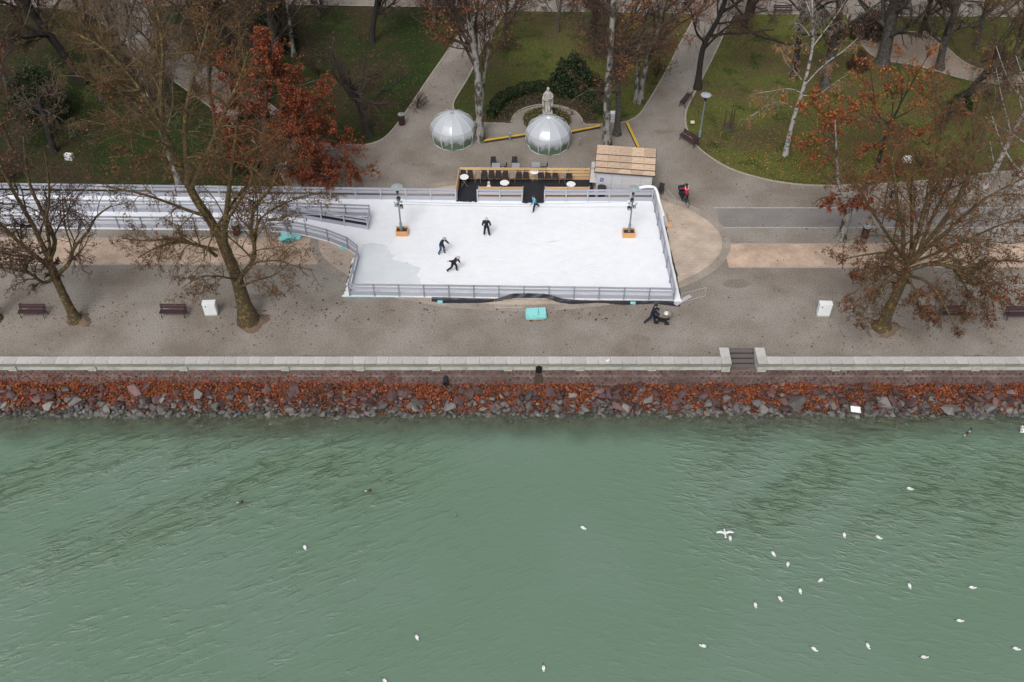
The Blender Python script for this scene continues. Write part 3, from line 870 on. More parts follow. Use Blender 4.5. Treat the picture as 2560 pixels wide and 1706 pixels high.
rink_poly = [(G(a, b).x, G(a, b).y) for a, b in rink_px]
off_rink = lambda x, y: ~inside(rink_poly, x, y) & ~on_lawn(x, y) & (y > 44.3)
scatter(600, (-38, 38), (44.3, 66), .012, .11, 'leaf_dark', off_rink)
scatter(110, (-14, 12), (47.4, 49.3), .02, .14, 'leaf_dark', off_rink)
scatter(70, (-16, -11), (48, 57), .02, .14, 'leaf_dark', off_rink)
for px, py, n, sg in ((200, 790, 120, (2.5, 1.2)), (640, 800, 140, (2.4, 1.2)), (2215, 800, 220, (4, 2.0)), (2400, 760, 160, (3.5, 1.6)), (2150, 590, 160, (3, 2))):
    g = G(px, py); scatter(n, None or (0, 1), (0, 1), .01, .12, 'leaf_brown', off_rink, (g.x, g.y, sg))
scatter(11000, (-45, 45), (60, 92), .04, .12, 'leaf_brown', on_lawn)
scatter(4500, (-45, 45), (60, 92), .04, .10, 'leaf_straw', on_lawn)
e_poly = LAWN_POLY['L4']
scatter(6500, (10, 45), (60, 76), .04, .09, 'leaf_straw', lambda x, y: inside(e_poly, x, y))
scatter(7000, (-48, 48), (66, 96), .006, .13, 'leaf_brown', lambda x, y: ~on_lawn(x, y) & ((y > 74) | (x < -14)))  # leaves added to darken the far paths, standing in for vignetting
scatter(2500, (-30, -12), (62, 92), .006, .13, 'leaf_rust', lambda x, y: ~on_lawn(x, y) & ~inside(rink_poly, x, y))
g = G(1990, 400); scatter(900, (0, 1), (0, 1), .04, .10, 'leaf_yellow', lambda x, y: inside(e_poly, x, y), (g.x, g.y, (3.2, 2.0)))
g = G(660, 440); scatter(900, (0, 1), (0, 1), .03, .18, 'leaf_rust', lambda x, y: ~inside(rink_poly, x, y), (g.x, g.y, (3.0, 2.0)))
g = G(2230, 420); scatter(1200, (0, 1), (0, 1), .04, .12, 'leaf_copper', None, (g.x, g.y, (5, 2.5)))
# ================================================================ ICE RINK
IZ = .12
ice_px = [(-700, 484), (-60, 486), (829, 497), (1142, 501), (1306, 503), (1632, 502), (1632, 497), (1686, 750), (874, 739), (898, 643), (872, 623), (822, 603), (768, 589), (719, 579), (600, 574), (-60, 567), (-700, 565)]
ice_poly = [G(a, b, IZ) for a, b in ice_px]
sheet('ice', ice_poly, IZ, 'ice', z0=.0)
wet_px = [(899, 640), (905, 612), (930, 607), (963, 612), (972, 622), (977, 636), (990, 636), (979, 648), (1003, 656), (1018, 655), (1022, 661), (1046, 667), (1052, 672), (1047, 682), (1041, 692), (1052, 697), (1051, 707), (1056, 713), (880, 708)]
wp = []
for i, (a, b) in enumerate(wet_px):
    c, d = wet_px[(i + 1) % len(wet_px)]
    for t in (0, .25, .5, .75):
        j = 0 if i >= len(wet_px) - 1 or i < 2 else 1
        wp.append(G(a + (c - a) * t + j * rng.normal() * 1.5, b + (d - b) * t + j * rng.normal() * .8, IZ))
sheet('wet_ice', wp, IZ + .004, 'wet_ice')
for pts in ([(1230, 594), (1252, 588), (1277, 583)], [(1326, 591), (1345, 594), (1360, 598)], [(1350, 610), (1385, 604), (1440, 596)], [(1285, 610), (1297, 603)], [(1255, 540), (1262, 536), (1258, 543)],
            [(1310, 588), (1360, 609), (1400, 601)], [(960, 640), (980, 600), (1000, 580)]):
    tag(strip([G(a, b, IZ) for a, b in chaikin([Vector((a, b, 0)) for a, b in pts], 2, False) for a, b in [(a, b)]] if False else [G(p.x, p.y, IZ) for p in chaikin([Vector((a, b, 0)) for a, b in pts], 2, False)], .035, IZ + .005).build('skate_mark', 'scratch'), kind='structure')

def fence(label, px, bays, z=IZ, h=1.06, cat='fence', rails=((0, .31), (.58, .72), (.84, 1.0)), rm='fence_grey', pm='fence_post', side=-1, group='grey board fences round the ice', end_posts=(1, 1), name='rink_fence', th=.035, jit=.012):
    """rails along a run; px = base points, bays = boards per segment"""
    P = [G(a, b, z) for a, b in px]
    pts = []
    for i in range(len(P) - 1):
        nb = bays[i] if isinstance(bays, (list, tuple)) else bays
        for k in range(nb): pts.append(P[i].lerp(P[i + 1], k / nb))
    pts.append(P[-1])
    org = pts[0].copy()
    t = thing(name, label, cat, org, 0, group)
    hs = [h + float(rng.uniform(-jit, jit)) for _ in pts]
    for i in range(len(pts) - 1):
        a, b = pts[i], pts[i + 1]
        d = (b - a); ln = d.length; d = d / ln
        for lo, hi in rails:
            za, zb = (lo + hi) / 2 * hs[i] + float(rng.uniform(-jit, jit)) * .5, (lo + hi) / 2 * hs[i + 1]
            bar('rail', t, a + d * .01 + Vector((0, 0, za)), b - d * .01 + Vector((0, 0, zb)), th, (hi - lo) * h, rm, org)
    for i, p in enumerate(pts):
        if (i == 0 and not end_posts[0]) or (i == len(pts) - 1 and not end_posts[1]): continue
        a = pts[max(i - 1, 0)]; b = pts[min(i + 1, len(pts) - 1)]
        d = (b - a).normalized(); nn = Vector((-d.y, d.x, 0))
        if (nn.y > 0) == (side < 0) and abs(nn.y) > .25: nn = -nn
        q = p + nn * .055
        o = link('post', unit(pm), t, q - org + Vector((0, 0, (hs[i] + .03) / 2)), (0, 0, math.atan2(d.y, d.x)), (.09, .07, hs[i] + .03))
    return t
BRL = ((0, .34), (.55, .77), (.84, 1.0))
fence('grey board fence along the near lake side of the ice rink', [(875, 738), (1684, 749)], 13)
fence('grey board fence down the short plaza side of the rink', [(1684, 746), (1631, 499)], 7, end_posts=(0, 1), side=1)
fence('short grey fence with cross braces beside the wet ice patch', [(875, 736), (898, 643)], 2, end_posts=(0, 1))
fence('curving grey fence guiding skaters from the rink into the near lane', [(897, 642), (872, 622), (822, 602), (768, 588), (719, 579), (660, 575.5), (600, 573)], 1, end_posts=(0, 1))
fence('straight grey fence along the paver strip under the bare plane trees', [(599, 573), (0, 566), (-120, 565)], [10, 2], end_posts=(0, 1))
fence('long grey fence between the skating lane and the park lawn', [(-120, 485.5), (0, 486), (829, 497), (1140, 500.5)], [2, 15, 5], side=-1, pm='fence_post_pale', rails=BRL)
fence('grey fence panel between the two black mats at the deck', [(1194, 502), (1305, 503)], 2, pm='fence_post_pale', rails=BRL)
fence('grey fence in front of the white hut and deck end', [(1361, 503), (1629, 503)], 5, pm='fence_post_pale', rails=BRL)
fence('grey fence dividing the two skating lanes', [(-120, 526), (0, 526.5), (686, 533)], [2, 12], end_posts=(1, 0))
fence('upper arm of the grey fence wedge closing the lane divider', [(688, 533), (926, 541)], 4, end_posts=(1, 1))
fence('lower slanting arm of the grey fence wedge at the lane mouth', [(692, 535), (921, 574)], 4, pm='fence_post_pale')
fence('grey end fence closing the tip of the lane divider wedge', [(927, 542), (922, 573)], 1, end_posts=(0, 0))
# black sheeting inside the wedge
sheet('wedge_sheeting', [G(a, b, IZ) for a, b in ((720, 536), (922, 543), (918, 570))], IZ + .006, 'foil_black')
# cross braces of the end fences
for (a, b) in (((876, 735), (886, 692)), ((886, 690), (897, 646))):
    pass

# white padding and black sheeting round the edge
def ground_prism(name, label, cat, px_in, px_out, h, m, jag=0.0):
    pts = [G(a, b) for a, b in px_in] + [G(a + rng.normal() * jag, b + rng.normal() * jag * .5) for a, b in reversed(px_out)]
    o = MB().prism([(p.x, p.y) for p in pts], .024, h).build(name, m, origin=pts[0], loc=pts[0] * 1.0)
    o.location = pts[0]
    return tag(o, label, cat)
def dense(px, n):
    out = []
    for i in range(len(px) - 1):
        for k in range(n): out.append((px[i][0] + (px[i + 1][0] - px[i][0]) * k / n, px[i][1] + (px[i + 1][1] - px[i][1]) * k / n))
    return out + [px[-1]]
ground_prism('edge_padding', 'ragged white snow padding outside the short rink fence by the wet ice', 'padding', dense([(873, 744), (897, 646)], 8), dense([(858, 744), (866, 720), (873, 694), (877, 676), (883, 648)], 5), .13, 'padding', 1.6)
ground_prism('edge_sheeting', 'black sheeting frill beside the ragged white padding', 'sheeting', dense([(862, 737), (884, 648)], 7), dense([(862, 730), (871, 690), (876, 668), (884, 644)], 3), .04, 'foil_black', 2.0)
ground_prism('edge_padding', 'smooth white padding strip outside the plaza side rink fence', 'padding', [(1684, 757), (1634, 500)], dense([(1703, 757), (1697, 735), (1688, 694), (1668, 600), (1648, 510), (1642, 498)], 3), .15, 'padding', .5)
ground_prism('edge_sheeting', 'wavy black sheeting outside the white padding on the plaza side', 'sheeting', [(1700, 748), (1688, 694), (1668, 600), (1660, 560)], dense([(1704, 750), (1695, 712), (1694, 690), (1684, 655), (1676, 625), (1670, 585), (1662, 560)], 4), .05, 'foil_black', 1.2)
# insulation boards peeping out under the lake side fence
y0 = G(875, 738).y
def slab(name, label, cat, pxs, z0, z1, m, group=None):
    P = [G(a, b) for a, b in pxs]
    o = MB().prism([(p.x, p.y) for p in P], z0, z1).build(name, m, origin=P[0]); o.location = P[0]
    return tag(o, label, cat, group)
slab('insulation_strip', 'pale turquoise insulation strip under the lake side rink fence', 'insulation', [(859, 744), (1078, 744.5), (1690, 752.5), (1690, 748), (1100, 741), (868, 738)], .026, .10, 'teal_pale')
for (a, b, w, lab) in ((1100, 757, 12, 'scrap of turquoise foam at the tip of the black sheeting'), (1582, 760, 12, 'scrap of turquoise foam ahead of the stroller'), (858, 622, 20, 'turquoise foam scrap behind the curving fence')):
    slab('foam_scrap', lab, 'foam', [(a - w / 2, b + 2), (a + w / 2, b + 2.2), (a + w / 2 + 1, b - 2), (a - w / 2, b - 2)], .03, .13, 'teal')
# black sheeting hung over the lake side fence
top = [(1079, 743), (1150, 745), (1240, 747.5), (1262, 741), (1284, 734), (1322, 733.5), (1360, 734.5), (1380, 739), (1402, 746), (1450, 751), (1550, 752.5), (1640, 752), (1700, 753)]
bot = [(1086, 752), (1110, 756), (1200, 755.5), (1240, 752), (1285, 746), (1322, 745.5), (1362, 746), (1400, 755), (1432, 758.5), (1500, 755), (1560, 760), (1640, 757), (1690, 764)]
def interp(L, x): return float(np.interp(x, [p[0] for p in L], [p[1] for p in L]))
mb = MB(); nx = 120
fy = lambda x: G(x, interp([(875, 738), (1684, 749)], x), IZ).y
for i in range(nx + 1):
    x = 1079 + (1700 - 1079) * i / nx
    rip = [math.sin(i * .9 + k) * .03 + rng.normal() * .012 for k in range(4)]
    for k in range(4):
        t = k / 3
        py = interp(top, x) * (1 - t) + interp(bot, x) * t
        p = VP(x, py, fy(x) - .13 - .16 * t + rip[k] * (1 if k < 3 else .5))
        g = G(x, py + (2.5 if k == 3 else 0), .03)
        if k == 3 and not 1255 < x < 1385: p = g
        if p.z < .03: p = g
        mb.v.append(tuple(p))
for i in range(nx):
    for k in range(3): mb.f.append((i * 4 + k + 1, i * 4 + k + 5, i * 4 + k + 4, i * 4 + k))
o0 = Vector(mb.v[0]); o = mb.build('black_sheeting', 'foil_black', None, True, origin=o0); o.location = o0
tag(o, 'crumpled black sheeting sagging along the lake side of the rink', 'sheeting')
# white padded pipe over the far corner
hp = [G(1585, 500) + Vector((0, 0, .95)), G(1600, 499) + Vector((0, 0, 1.12)), G(1618, 498) + Vector((0, 0, 1.18)), G(1634, 499) + Vector((0, 0, 1.1)), G(1641, 503) + Vector((0, 0, .7)), G(1648, 515) + Vector((0, 0, .25)), G(1658, 545) + Vector((0, 0, .2))]
hp = chaikin(hp, 2, False)
o = MB().tube([p - hp[0] for p in hp], .13, 8).build('padded_hose', 'padding', None, True); o.location = hp[0]
tag(o, 'thick white padded hose arching over the far rink corner', 'hose')

# ---------------------------------------------------------------- lamp posts
def disc_lamp(m_disc, h=4.15):
    """post, base sleeve, neck and flat disc on local axis"""
    parts = []
    parts.append(('base_sleeve', MB().tube([(0, 0, 0), (0, 0, 1.0)], [.11, .10], 10).mesh('base_sleeve', 'blue_metal')))
    parts.append(('pole', MB().tube([(0, 0, 1.0), (0, 0, h - .55)], [.062, .05], 8).mesh('pole', 'grey_metal')))
    parts.append(('neck', MB().tube([(0, 0, h - .55), (0, 0, h - .40), (0, 0, h - .12), (0, 0, h - .03)], [.05, .11, .06, .12], 8).mesh('neck', 'dark_metal')))
    parts.append(('disc', MB().lathe([(.10, h - .05), (.40, h - .02), (.41, h + .02), (.16, h + .07), (.12, h + .11)], 20).mesh('disc', m_disc)))
    return parts
def lamp(label, loc, m_disc='lamp_disc', group='lamp posts with flat discs', h=4.15):
    t = thing('street_lamp', label, 'street lamp', loc, 0, group)
    for n, me in disc_lamp(m_disc, h): link(n, me, t)
    return t
lamp('park lamp with pale disc on the lawn beside the angled bench', G(1747, 353, .03), h=4.25)
l1 = lamp('rink lamp post in a timber planter near the lane divider wedge', G(1004, 584, IZ), 'lamp_glassy', h=4.15)
l2 = lamp('rink lamp post in a timber planter near the plaza side fence', G(1572, 588, IZ), 'lamp_glassy', h=4.15)
lamp('grey lamp post beside the brown bin behind the big plane tree', G(2192, 597), h=4.2)
for l in (l1, l2):
    s = 1 if l is l1 else -1
    for k, (dx, dz, c) in enumerate(((-.16, 2.72, 'dark_metal'), (.2, 2.55, 'dark_metal'), (.24, 3.05, 'white_metal'), (-.2, 2.95, 'white_metal'), (.05, 3.25, 'dark_metal'))):
        f = MB(); f.box((dx * s, -.12, dz), (.2, .22, .24), .3 * k); fo = f.build('floodlight', c, l)
        MB().box((dx * s, -.245, dz), (.15, .03, .17), .3 * k).build('lens', 'pale_metal', fo)
    MB().tube([(-.3, -.05, 2.85), (.3, -.05, 2.85)], .02, 5).build('crossbar', 'grey_metal', l)
for px, py, lab in ((1006, 585, 'timber planter box holding the lamp near the lane divider wedge'), (1571, 589, 'timber planter box holding the lamp near the plaza side fence')):
    g = G(px, py, IZ + .006)
    t = thing('planter', lab, 'planter', g, 0, 'timber planters on the ice')
    for k in range(3):
        for (c, d) in (((0, -.29, .08 + .145 * k), (.86, .05, .14)), ((0, .29, .08 + .145 * k), (.86, .05, .14)), ((-.405, 0, .08 + .145 * k), (.05, .52, .14)), ((.405, 0, .08 + .145 * k), (.05, .52, .14))):
            link('plank', unit('wood_planter'), t, c, (0, 0, 0), d)
    MB().box((0, 0, .17), (.75, .5, .3)).build('ballast', 'soil', t)
# wires between the lamps
for z0, z1, sag, lab in ((2.95, 3.1, .25, 'upper thin black cable strung between the two rink lamps'), (2.7, 2.6, .1, 'lower thin black cable strung between the two rink lamps')):
    a = G(1004, 584, IZ) + Vector((0, -.05, z0)); b = G(1572, 588, IZ) + Vector((0, -.05, z1))
    pts = [a.lerp(b, t) - Vector((0, 0, sag * 4 * t * (1 - t))) for t in np.linspace(0, 1, 17)]
    o = MB().tube([p - a for p in pts], .010, 4).build('cable', 'cable'); o.location = a
    tag(o, lab, 'cable')

# faint cuts of skate blades all over the ice
sk = MB()
for _ in range(150):
    x, y = rng.uniform(930, 1640), rng.uniform(515, 735); a = rng.normal() * .35 + (math.pi if rng.random() < .5 else 0); c = rng.normal() * .25
    p = G(x, y, IZ); L0 = rng.uniform(.5, 3.2); pts = []
    for k in range(6):
        pts.append((p.x, p.y)); p = p + Vector((math.cos(a), math.sin(a), 0)) * L0 / 5; a += c / 5
    if not all(inside(rink_poly, np.array([q[0]]), np.array([q[1]]))[0] for q in pts): continue
    s = strip(pts, float(rng.uniform(.015, .035)), IZ + .0055); sk.add(s.v, s.f)
tag(sk.build('skate_cuts', 'scratch'), kind='stuff')

# ================================================================ DECK
DZ = .17
sheet('deck_floor', [G(a, b, DZ) for a, b in ((1149, 446), (1478, 447), (1489, 498.5), (1141, 498.5))], DZ, 'mat_black', z0=.0)
def rug(lab, px):
    cx = sum(a for a, _ in px) / len(px); cy = sum(b for _, b in px) / len(px); c = G(cx, cy, IZ)
    mb = MB(); n1, n2 = 14, 8
    (x0, y0), (x1, y1), (x2, y2), (x3, y3) = px
    for j in range(n2 + 1):
        for i in range(n1 + 1):
            s, t = i / n1, j / n2
            X = (x0 * (1 - s) + x1 * s) * (1 - t) + (x3 * (1 - s) + x2 * s) * t
            Y = (y0 * (1 - s) + y1 * s) * (1 - t) + (y3 * (1 - s) + y2 * s) * t + (rng.normal() * .7 if j == n2 else 0)
            z = (DZ + .012) * (1 - t) + (IZ + .012) * t if t > .4 else DZ + .012
            mb.v.append(tuple(G(X, Y, z + abs(rng.normal()) * .01) - c))
    for j in range(n2):
        for i in range(n1): mb.f.append((j * 15 + 15 + i, j * 15 + 16 + i, j * 15 + 1 + i, j * 15 + i))
    o = mb.build('rubber_mat', 'mat_black'); o.location = c
    tag(o, lab, 'mat', 'black mats leading onto the ice')
rug('black rubber mat at the deck gate by the yellow end fence', [(1144, 474), (1191, 474), (1193, 505), (1140, 504)])
rug('black rubber mat behind the child in the blue jacket', [(1308, 474), (1358, 474), (1361, 508), (1305, 508)])
WR = ((.0, .22), (.28, .50), (.58, .72), (.80, 1.0))
kw = dict(z=DZ, h=1.08, rails=WR, rm='wood_yellow', pm='grey_metal', group='timber rail fences of the deck', name='timber_fence')
fence('timber rail fence along the back of the deck behind the chairs', [(1150, 448), (1474, 449.5)], 6, side=1, **kw)
fence('timber rail fence closing the short end of the deck', [(1149, 449), (1141, 499)], 1, end_posts=(0, 1), **kw)
fence('timber rail fence behind the grey panel between the mats', [(1197, 496.5), (1307, 497)], 2, side=1, **kw)
fence('timber rail fence between the child and the white hut', [(1362, 497), (1472, 497)], 2, side=1, **kw)

def chair(label, loc, rz, m='chair_dark', group='outdoor chairs'):
    t = thing('chair', label, 'chair', loc, rz, group)
    fr = 'dark_metal' if m == 'chair_dark' else 'chair_tan'
    MB().box((0, 0, .44), (.42, .42, .035)).build('seat', m, t)
    b = MB().add([(-.2, .19, .46), (.2, .19, .46), (.2, .29, .90), (-.2, .29, .90), (-.2, .22, .46), (.2, .22, .46), (.2, .32, .90), (-.2, .32, .90)],
                 [(0, 1, 2, 3), (5, 4, 7, 6), (3, 2, 6, 7), (1, 0, 4, 5), (1, 5, 6, 2), (4, 0, 3, 7)])
    b.build('backrest', m, t)
    for sx in (-1, 1):
        MB().tube([(sx * .2, -.2, .42), (sx * .21, -.23, 0)], .016, 5).build('leg', fr, t)
        MB().tube([(sx * .2, .2, .42), (sx * .21, .25, 0)], .016, 5).build('leg', fr, t)
        MB().tube([(sx * .22, -.2, .44), (sx * .23, -.22, .63), (sx * .22, .22, .63)], .016, 5).build('armrest', fr, t)
    return t
ch_first = {}
def place_chair(label, p, rz, m='chair_dark', group='outdoor chairs'):
    if m not in ch_first:
        ch_first[m] = chair(label, p, rz, m, group); return ch_first[m]
    t = copy_tree(ch_first[m]); t.location = p; t.rotation_euler = (0, 0, rz); t['label'] = label; t['group'] = group
    return t
row = [(1159, 0, 'dark deck chair half hidden by the corner table'), (1176, 0, 'dark deck chair beside the corner table'), (1195, 1, 'tan deck chair nearest the corner table'),
       (1211, 0, 'dark deck chair next to the tan chair by the corner'), (1229, 0, 'dark deck chair behind the small white figure'), (1246, 0, 'dark deck chair between the white figure and the front table'),
       (1263, 0, 'dark deck chair straight behind the round front table'), (1280.5, 1, 'tan deck chair in the middle of the row'), (1297.5, 0, 'dark deck chair right beside the middle tan chair, toward the back table'),
       (1315, 0, 'dark deck chair touching the back table on its white figure side'), (1352, 0, 'dark deck chair touching the back table on its hut side'), (1370, 0, 'second dark deck chair from the back table toward the hut'),
       (1388, 0, 'dark deck chair beside the tan chair nearest the hut'), (1404.6, 1, 'tan deck chair nearest the white hut'), (1422, 0, 'dark deck chair at the hut end of the row')]
for px, tan, lab in row:
    place_chair(lab, G(px, 454, DZ), float(rng.uniform(-.08, .08)), 'chair_tan' if tan else 'chair_dark', 'chairs lined up along the deck')
place_chair('dark chair behind the grey table under the silver fog dome', G(1234, 421), .05, 'chair_dark', 'chairs behind the deck')
place_chair('dark chair behind the deck fence nearer the statue dome', G(1286, 421), -.05, 'chair_dark', 'chairs behind the deck')
place_chair('dark chair turned sideways between the two grey square tables', G(1258, 432), -1.5, 'chair_dark', 'chairs behind the deck')
place_chair('dark chair turned sideways beside the third grey square table', G(1359, 432), -1.55, 'chair_dark', 'chairs behind the deck')
place_chair('lone dark chair standing on the plaza past the hut corner', G(1649, 487), -.5, 'chair_dark', 'chairs behind the deck')
def square_table(label, p):
    t = thing('square_table', label, 'table', p, 0, 'grey square tables behind the deck')
    MB().box((0, 0, .72), (.62, .62, .03)).build('tabletop', 'pale_metal', t)
    for sx in (-1, 1):
        for sy in (-1, 1): MB().tube([(sx * .27, sy * .27, .71), (sx * .28, sy * .28, 0)], .02, 5).build('leg', 'grey_metal', t)
for px, py, lab in ((1240, 433, 'grey square table in front of the dark chair by the silver dome'), (1289, 433, 'grey square table in front of the chair nearer the statue dome'), (1339, 431, 'grey square table standing alone behind the deck fence')):
    square_table(lab, G(px, py))
def round_table(label, p):
    t = thing('round_table', label, 'table', p, float(rng.uniform(-.3, .3)), 'white round tables on the deck')
    MB().lathe([(.33, .71), (.345, .725), (.345, .745), (.33, .755)], 24).build('tabletop', 'white_plastic', t)
    for s in (-1, 1):
        for k in (-1, 1):
            MB().tube([(k * .2, s * .2, .71), (-k * .24, s * .22, 0)], .014, 5).build('leg', 'pale_metal', t)
    MB().tube([(-.2, -.2, .10), (-.2, .22, .10)], .012, 5).build('stretcher', 'pale_metal', t)
for px, py, lab in ((1160.5, 442.5, 'round white table in the deck corner by the yellow end fence'), (1261.4, 457, 'round white table near the small white figure at the front rail'), (1335.5, 429, 'round white table standing in the chair row at the back fence'), (1427.5, 460.5, 'round white table at the front rail near the hut')):
    g = G(px, py, DZ + .75); g.z = DZ + .006; round_table(lab, g)
# small white figure
g = G(1222.5, 484, DZ)
t = thing('skating_aid', 'small white cone shaped figure with pinkish head behind the front rail', 'figure', g)
MB().lathe([(.16, 0), (.20, .12), (.21, .35), (.17, .6), (.12, .78), (.07, .86)], 14).build('body', 'white_plastic', t, True)
MB().lathe([(.05, .84), (.10, .90), (.115, .98), (.10, 1.06), (.05, 1.12)], 12).build('head', 'cloth_beige', t, True)
for s in (-1, 1): MB().tube([(s * .14, -.02, .66), (s * .24, -.12, .52), (s * .23, -.2, .50)], [.05, .045, .03], 6).build('arm', 'white_plastic', t, True)

# ================================================================ HUT
HA, HB = G(1488, 484), G(1625, 494)
hu = (HB - HA).normalized(); hyaw = math.atan2(hu.y, hu.x); HL = (HB - HA).length; HD = 2.55
hut = thing('hut', 'white panelled wooden hut with a bare plywood roof beside the rink', 'hut', HA, hyaw)
H0, H1 = 2.08, 2.45
xsx = [0, .27 * HL, .46 * HL, .80 * HL, HL]
for i in range(4):
    z1 = H0
    mm = 'hut_frost' if i < 2 else 'hut_white'
    link('wall_panel', unit(mm), hut, ((xsx[i] + xsx[i + 1]) / 2, .03 + (.012 if i % 2 else 0), z1 / 2), (0, 0, 0), (xsx[i + 1] - xsx[i] - .012, .06, z1))
for i in range(4): link('trim', unit('hut_white'), hut, (xsx[i + 1] - .02 if i == 3 else xsx[i] + .02, -.006, H0 / 2), (0, 0, 0), (.04, .03, H0))
link('trim', unit('hut_white'), hut, (HL * .3, -.01, H0 - .13), (0, 0, 0), (HL * .46, .03, .03))
MB().add([(HL - .06, 0, 0), (HL, 0, 0), (HL, HD, 0), (HL - .06, HD, 0), (HL - .06, 0, H0), (HL, 0, H0), (HL, HD, H1), (HL - .06, HD, H1)], [(3, 2, 1, 0), (4, 5, 6, 7), (0, 1, 5, 4), (1, 2, 6, 5), (2, 3, 7, 6), (3, 0, 4, 7)]).build('side_wall', 'hut_white', hut)
link('back_wall', unit('hut_white'), hut, (HL / 2, HD - .03, H1 / 2), (0, 0, 0), (HL - .13, .06, H1))
link('side_wall', unit('hut_stone'), hut, (.03, HD / 2, .5), (0, 0, 0), (.06, HD - .1, 1.0))
for y in (.1, HD - .1): link('corner_post', unit('hut_stone'), hut, (.05, y, 1.5), (0, 0, 0), (.1, .1, 1.1))
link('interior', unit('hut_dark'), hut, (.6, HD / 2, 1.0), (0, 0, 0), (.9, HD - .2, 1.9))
link('counter', unit('counter_white'), hut, (-.22, HD * .5, 1.04), (0, 0, 0), (.52, HD * 1.02, .05))
p = MB().box((.42, -.012, 1.32), (.26, .02, .30)).build('poster', 'poster_blue', hut)
for k, (dx, dz, w) in enumerate(((-.03, .07, .16), (-.04, .01, .10), (.05, -.07, .13))): link('print', unit('white_metal'), p, (.42 + dx, -.026, 1.32 + dz), (0, 0, 0), (w, .004, .022))
# roof: sheets laid in four courses on a mono pitch
ov = .16
def roof_pt(x, y): return Vector((x, y, H0 + .05 + (H1 - H0) * y / HD))
courses = [(-ov, .30), (.33, .97), (1.0, 1.70), (1.73, HD + ov)]
rx = np.linspace(-ov, HL + ov, 6)
sk = -.10      # the roof runs slightly skew
for ci, (ya, yb) in enumerate(courses):
    for i in range(5):
        j = float(rng.uniform(-.02, .02))
        xa, xb = rx[i] + .006, rx[i + 1] - .006
        P = [roof_pt(xa, ya), roof_pt(xb, ya), roof_pt(xb, yb), roof_pt(xa, yb)]
        up = Vector((0, 0, .03 + .012 * (ci % 2)))
        c = (P[0] + P[2]) / 2
        MB().add([q - c for q in P] + [q + up - c for q in P], [(3, 2, 1, 0), (4, 5, 6, 7), (0, 1, 5, 4), (1, 2, 6, 5), (2, 3, 7, 6), (3, 0, 4, 7)]).build('roof_sheet', 'plywood', hut, loc=c)
for y in (.315, .985, 1.715):
    a, b = roof_pt(-ov, y), roof_pt(HL + ov, y); bar('roof_joint', hut, a + Vector((0, 0, .035)), b + Vector((0, 0, .035)), .07, .035, 'hut_dark')
for x in (-ov - .02, HL + ov + .02):
    bar('fascia', hut, roof_pt(x, -ov) - Vector((0, 0, .03)), roof_pt(x, HD + ov) - Vector((0, 0, .03)), .035, .11, 'hut_dark')
bar('fascia', hut, roof_pt(-ov, -ov - .02) - Vector((0, 0, .03)), roof_pt(HL + ov, -ov - .02) - Vector((0, 0, .03)), .035, .10, 'hut_dark')
# things by the hut
g = G(1503, 491)
t = thing('octagonal_bin', 'black eight sided bin in front of the white hut wall', 'bin', g)
MB().lathe([(.26, 0), (.30, .8)], 8, phase=.39).build('body', 'pipe_dark', t); MB().lathe([(.33, .8), (.35, .88), (.12, .95)], 8, phase=.39).build('lid', 'chair_dark', t)
g = VP(1466.5, 425, G(1470, 449).y - .1)
t = thing('spotlight', 'small dark blue spotlight box on a bar at the deck fence end', 'spotlight', g)
MB().box((0, 0, 0), (.24, .2, .26)).build('housing', 'cloth_navy', t); MB().tube([(0, 0, .16), (.75, 0, .18)], .025, 6).build('arm', 'pale_metal', t)

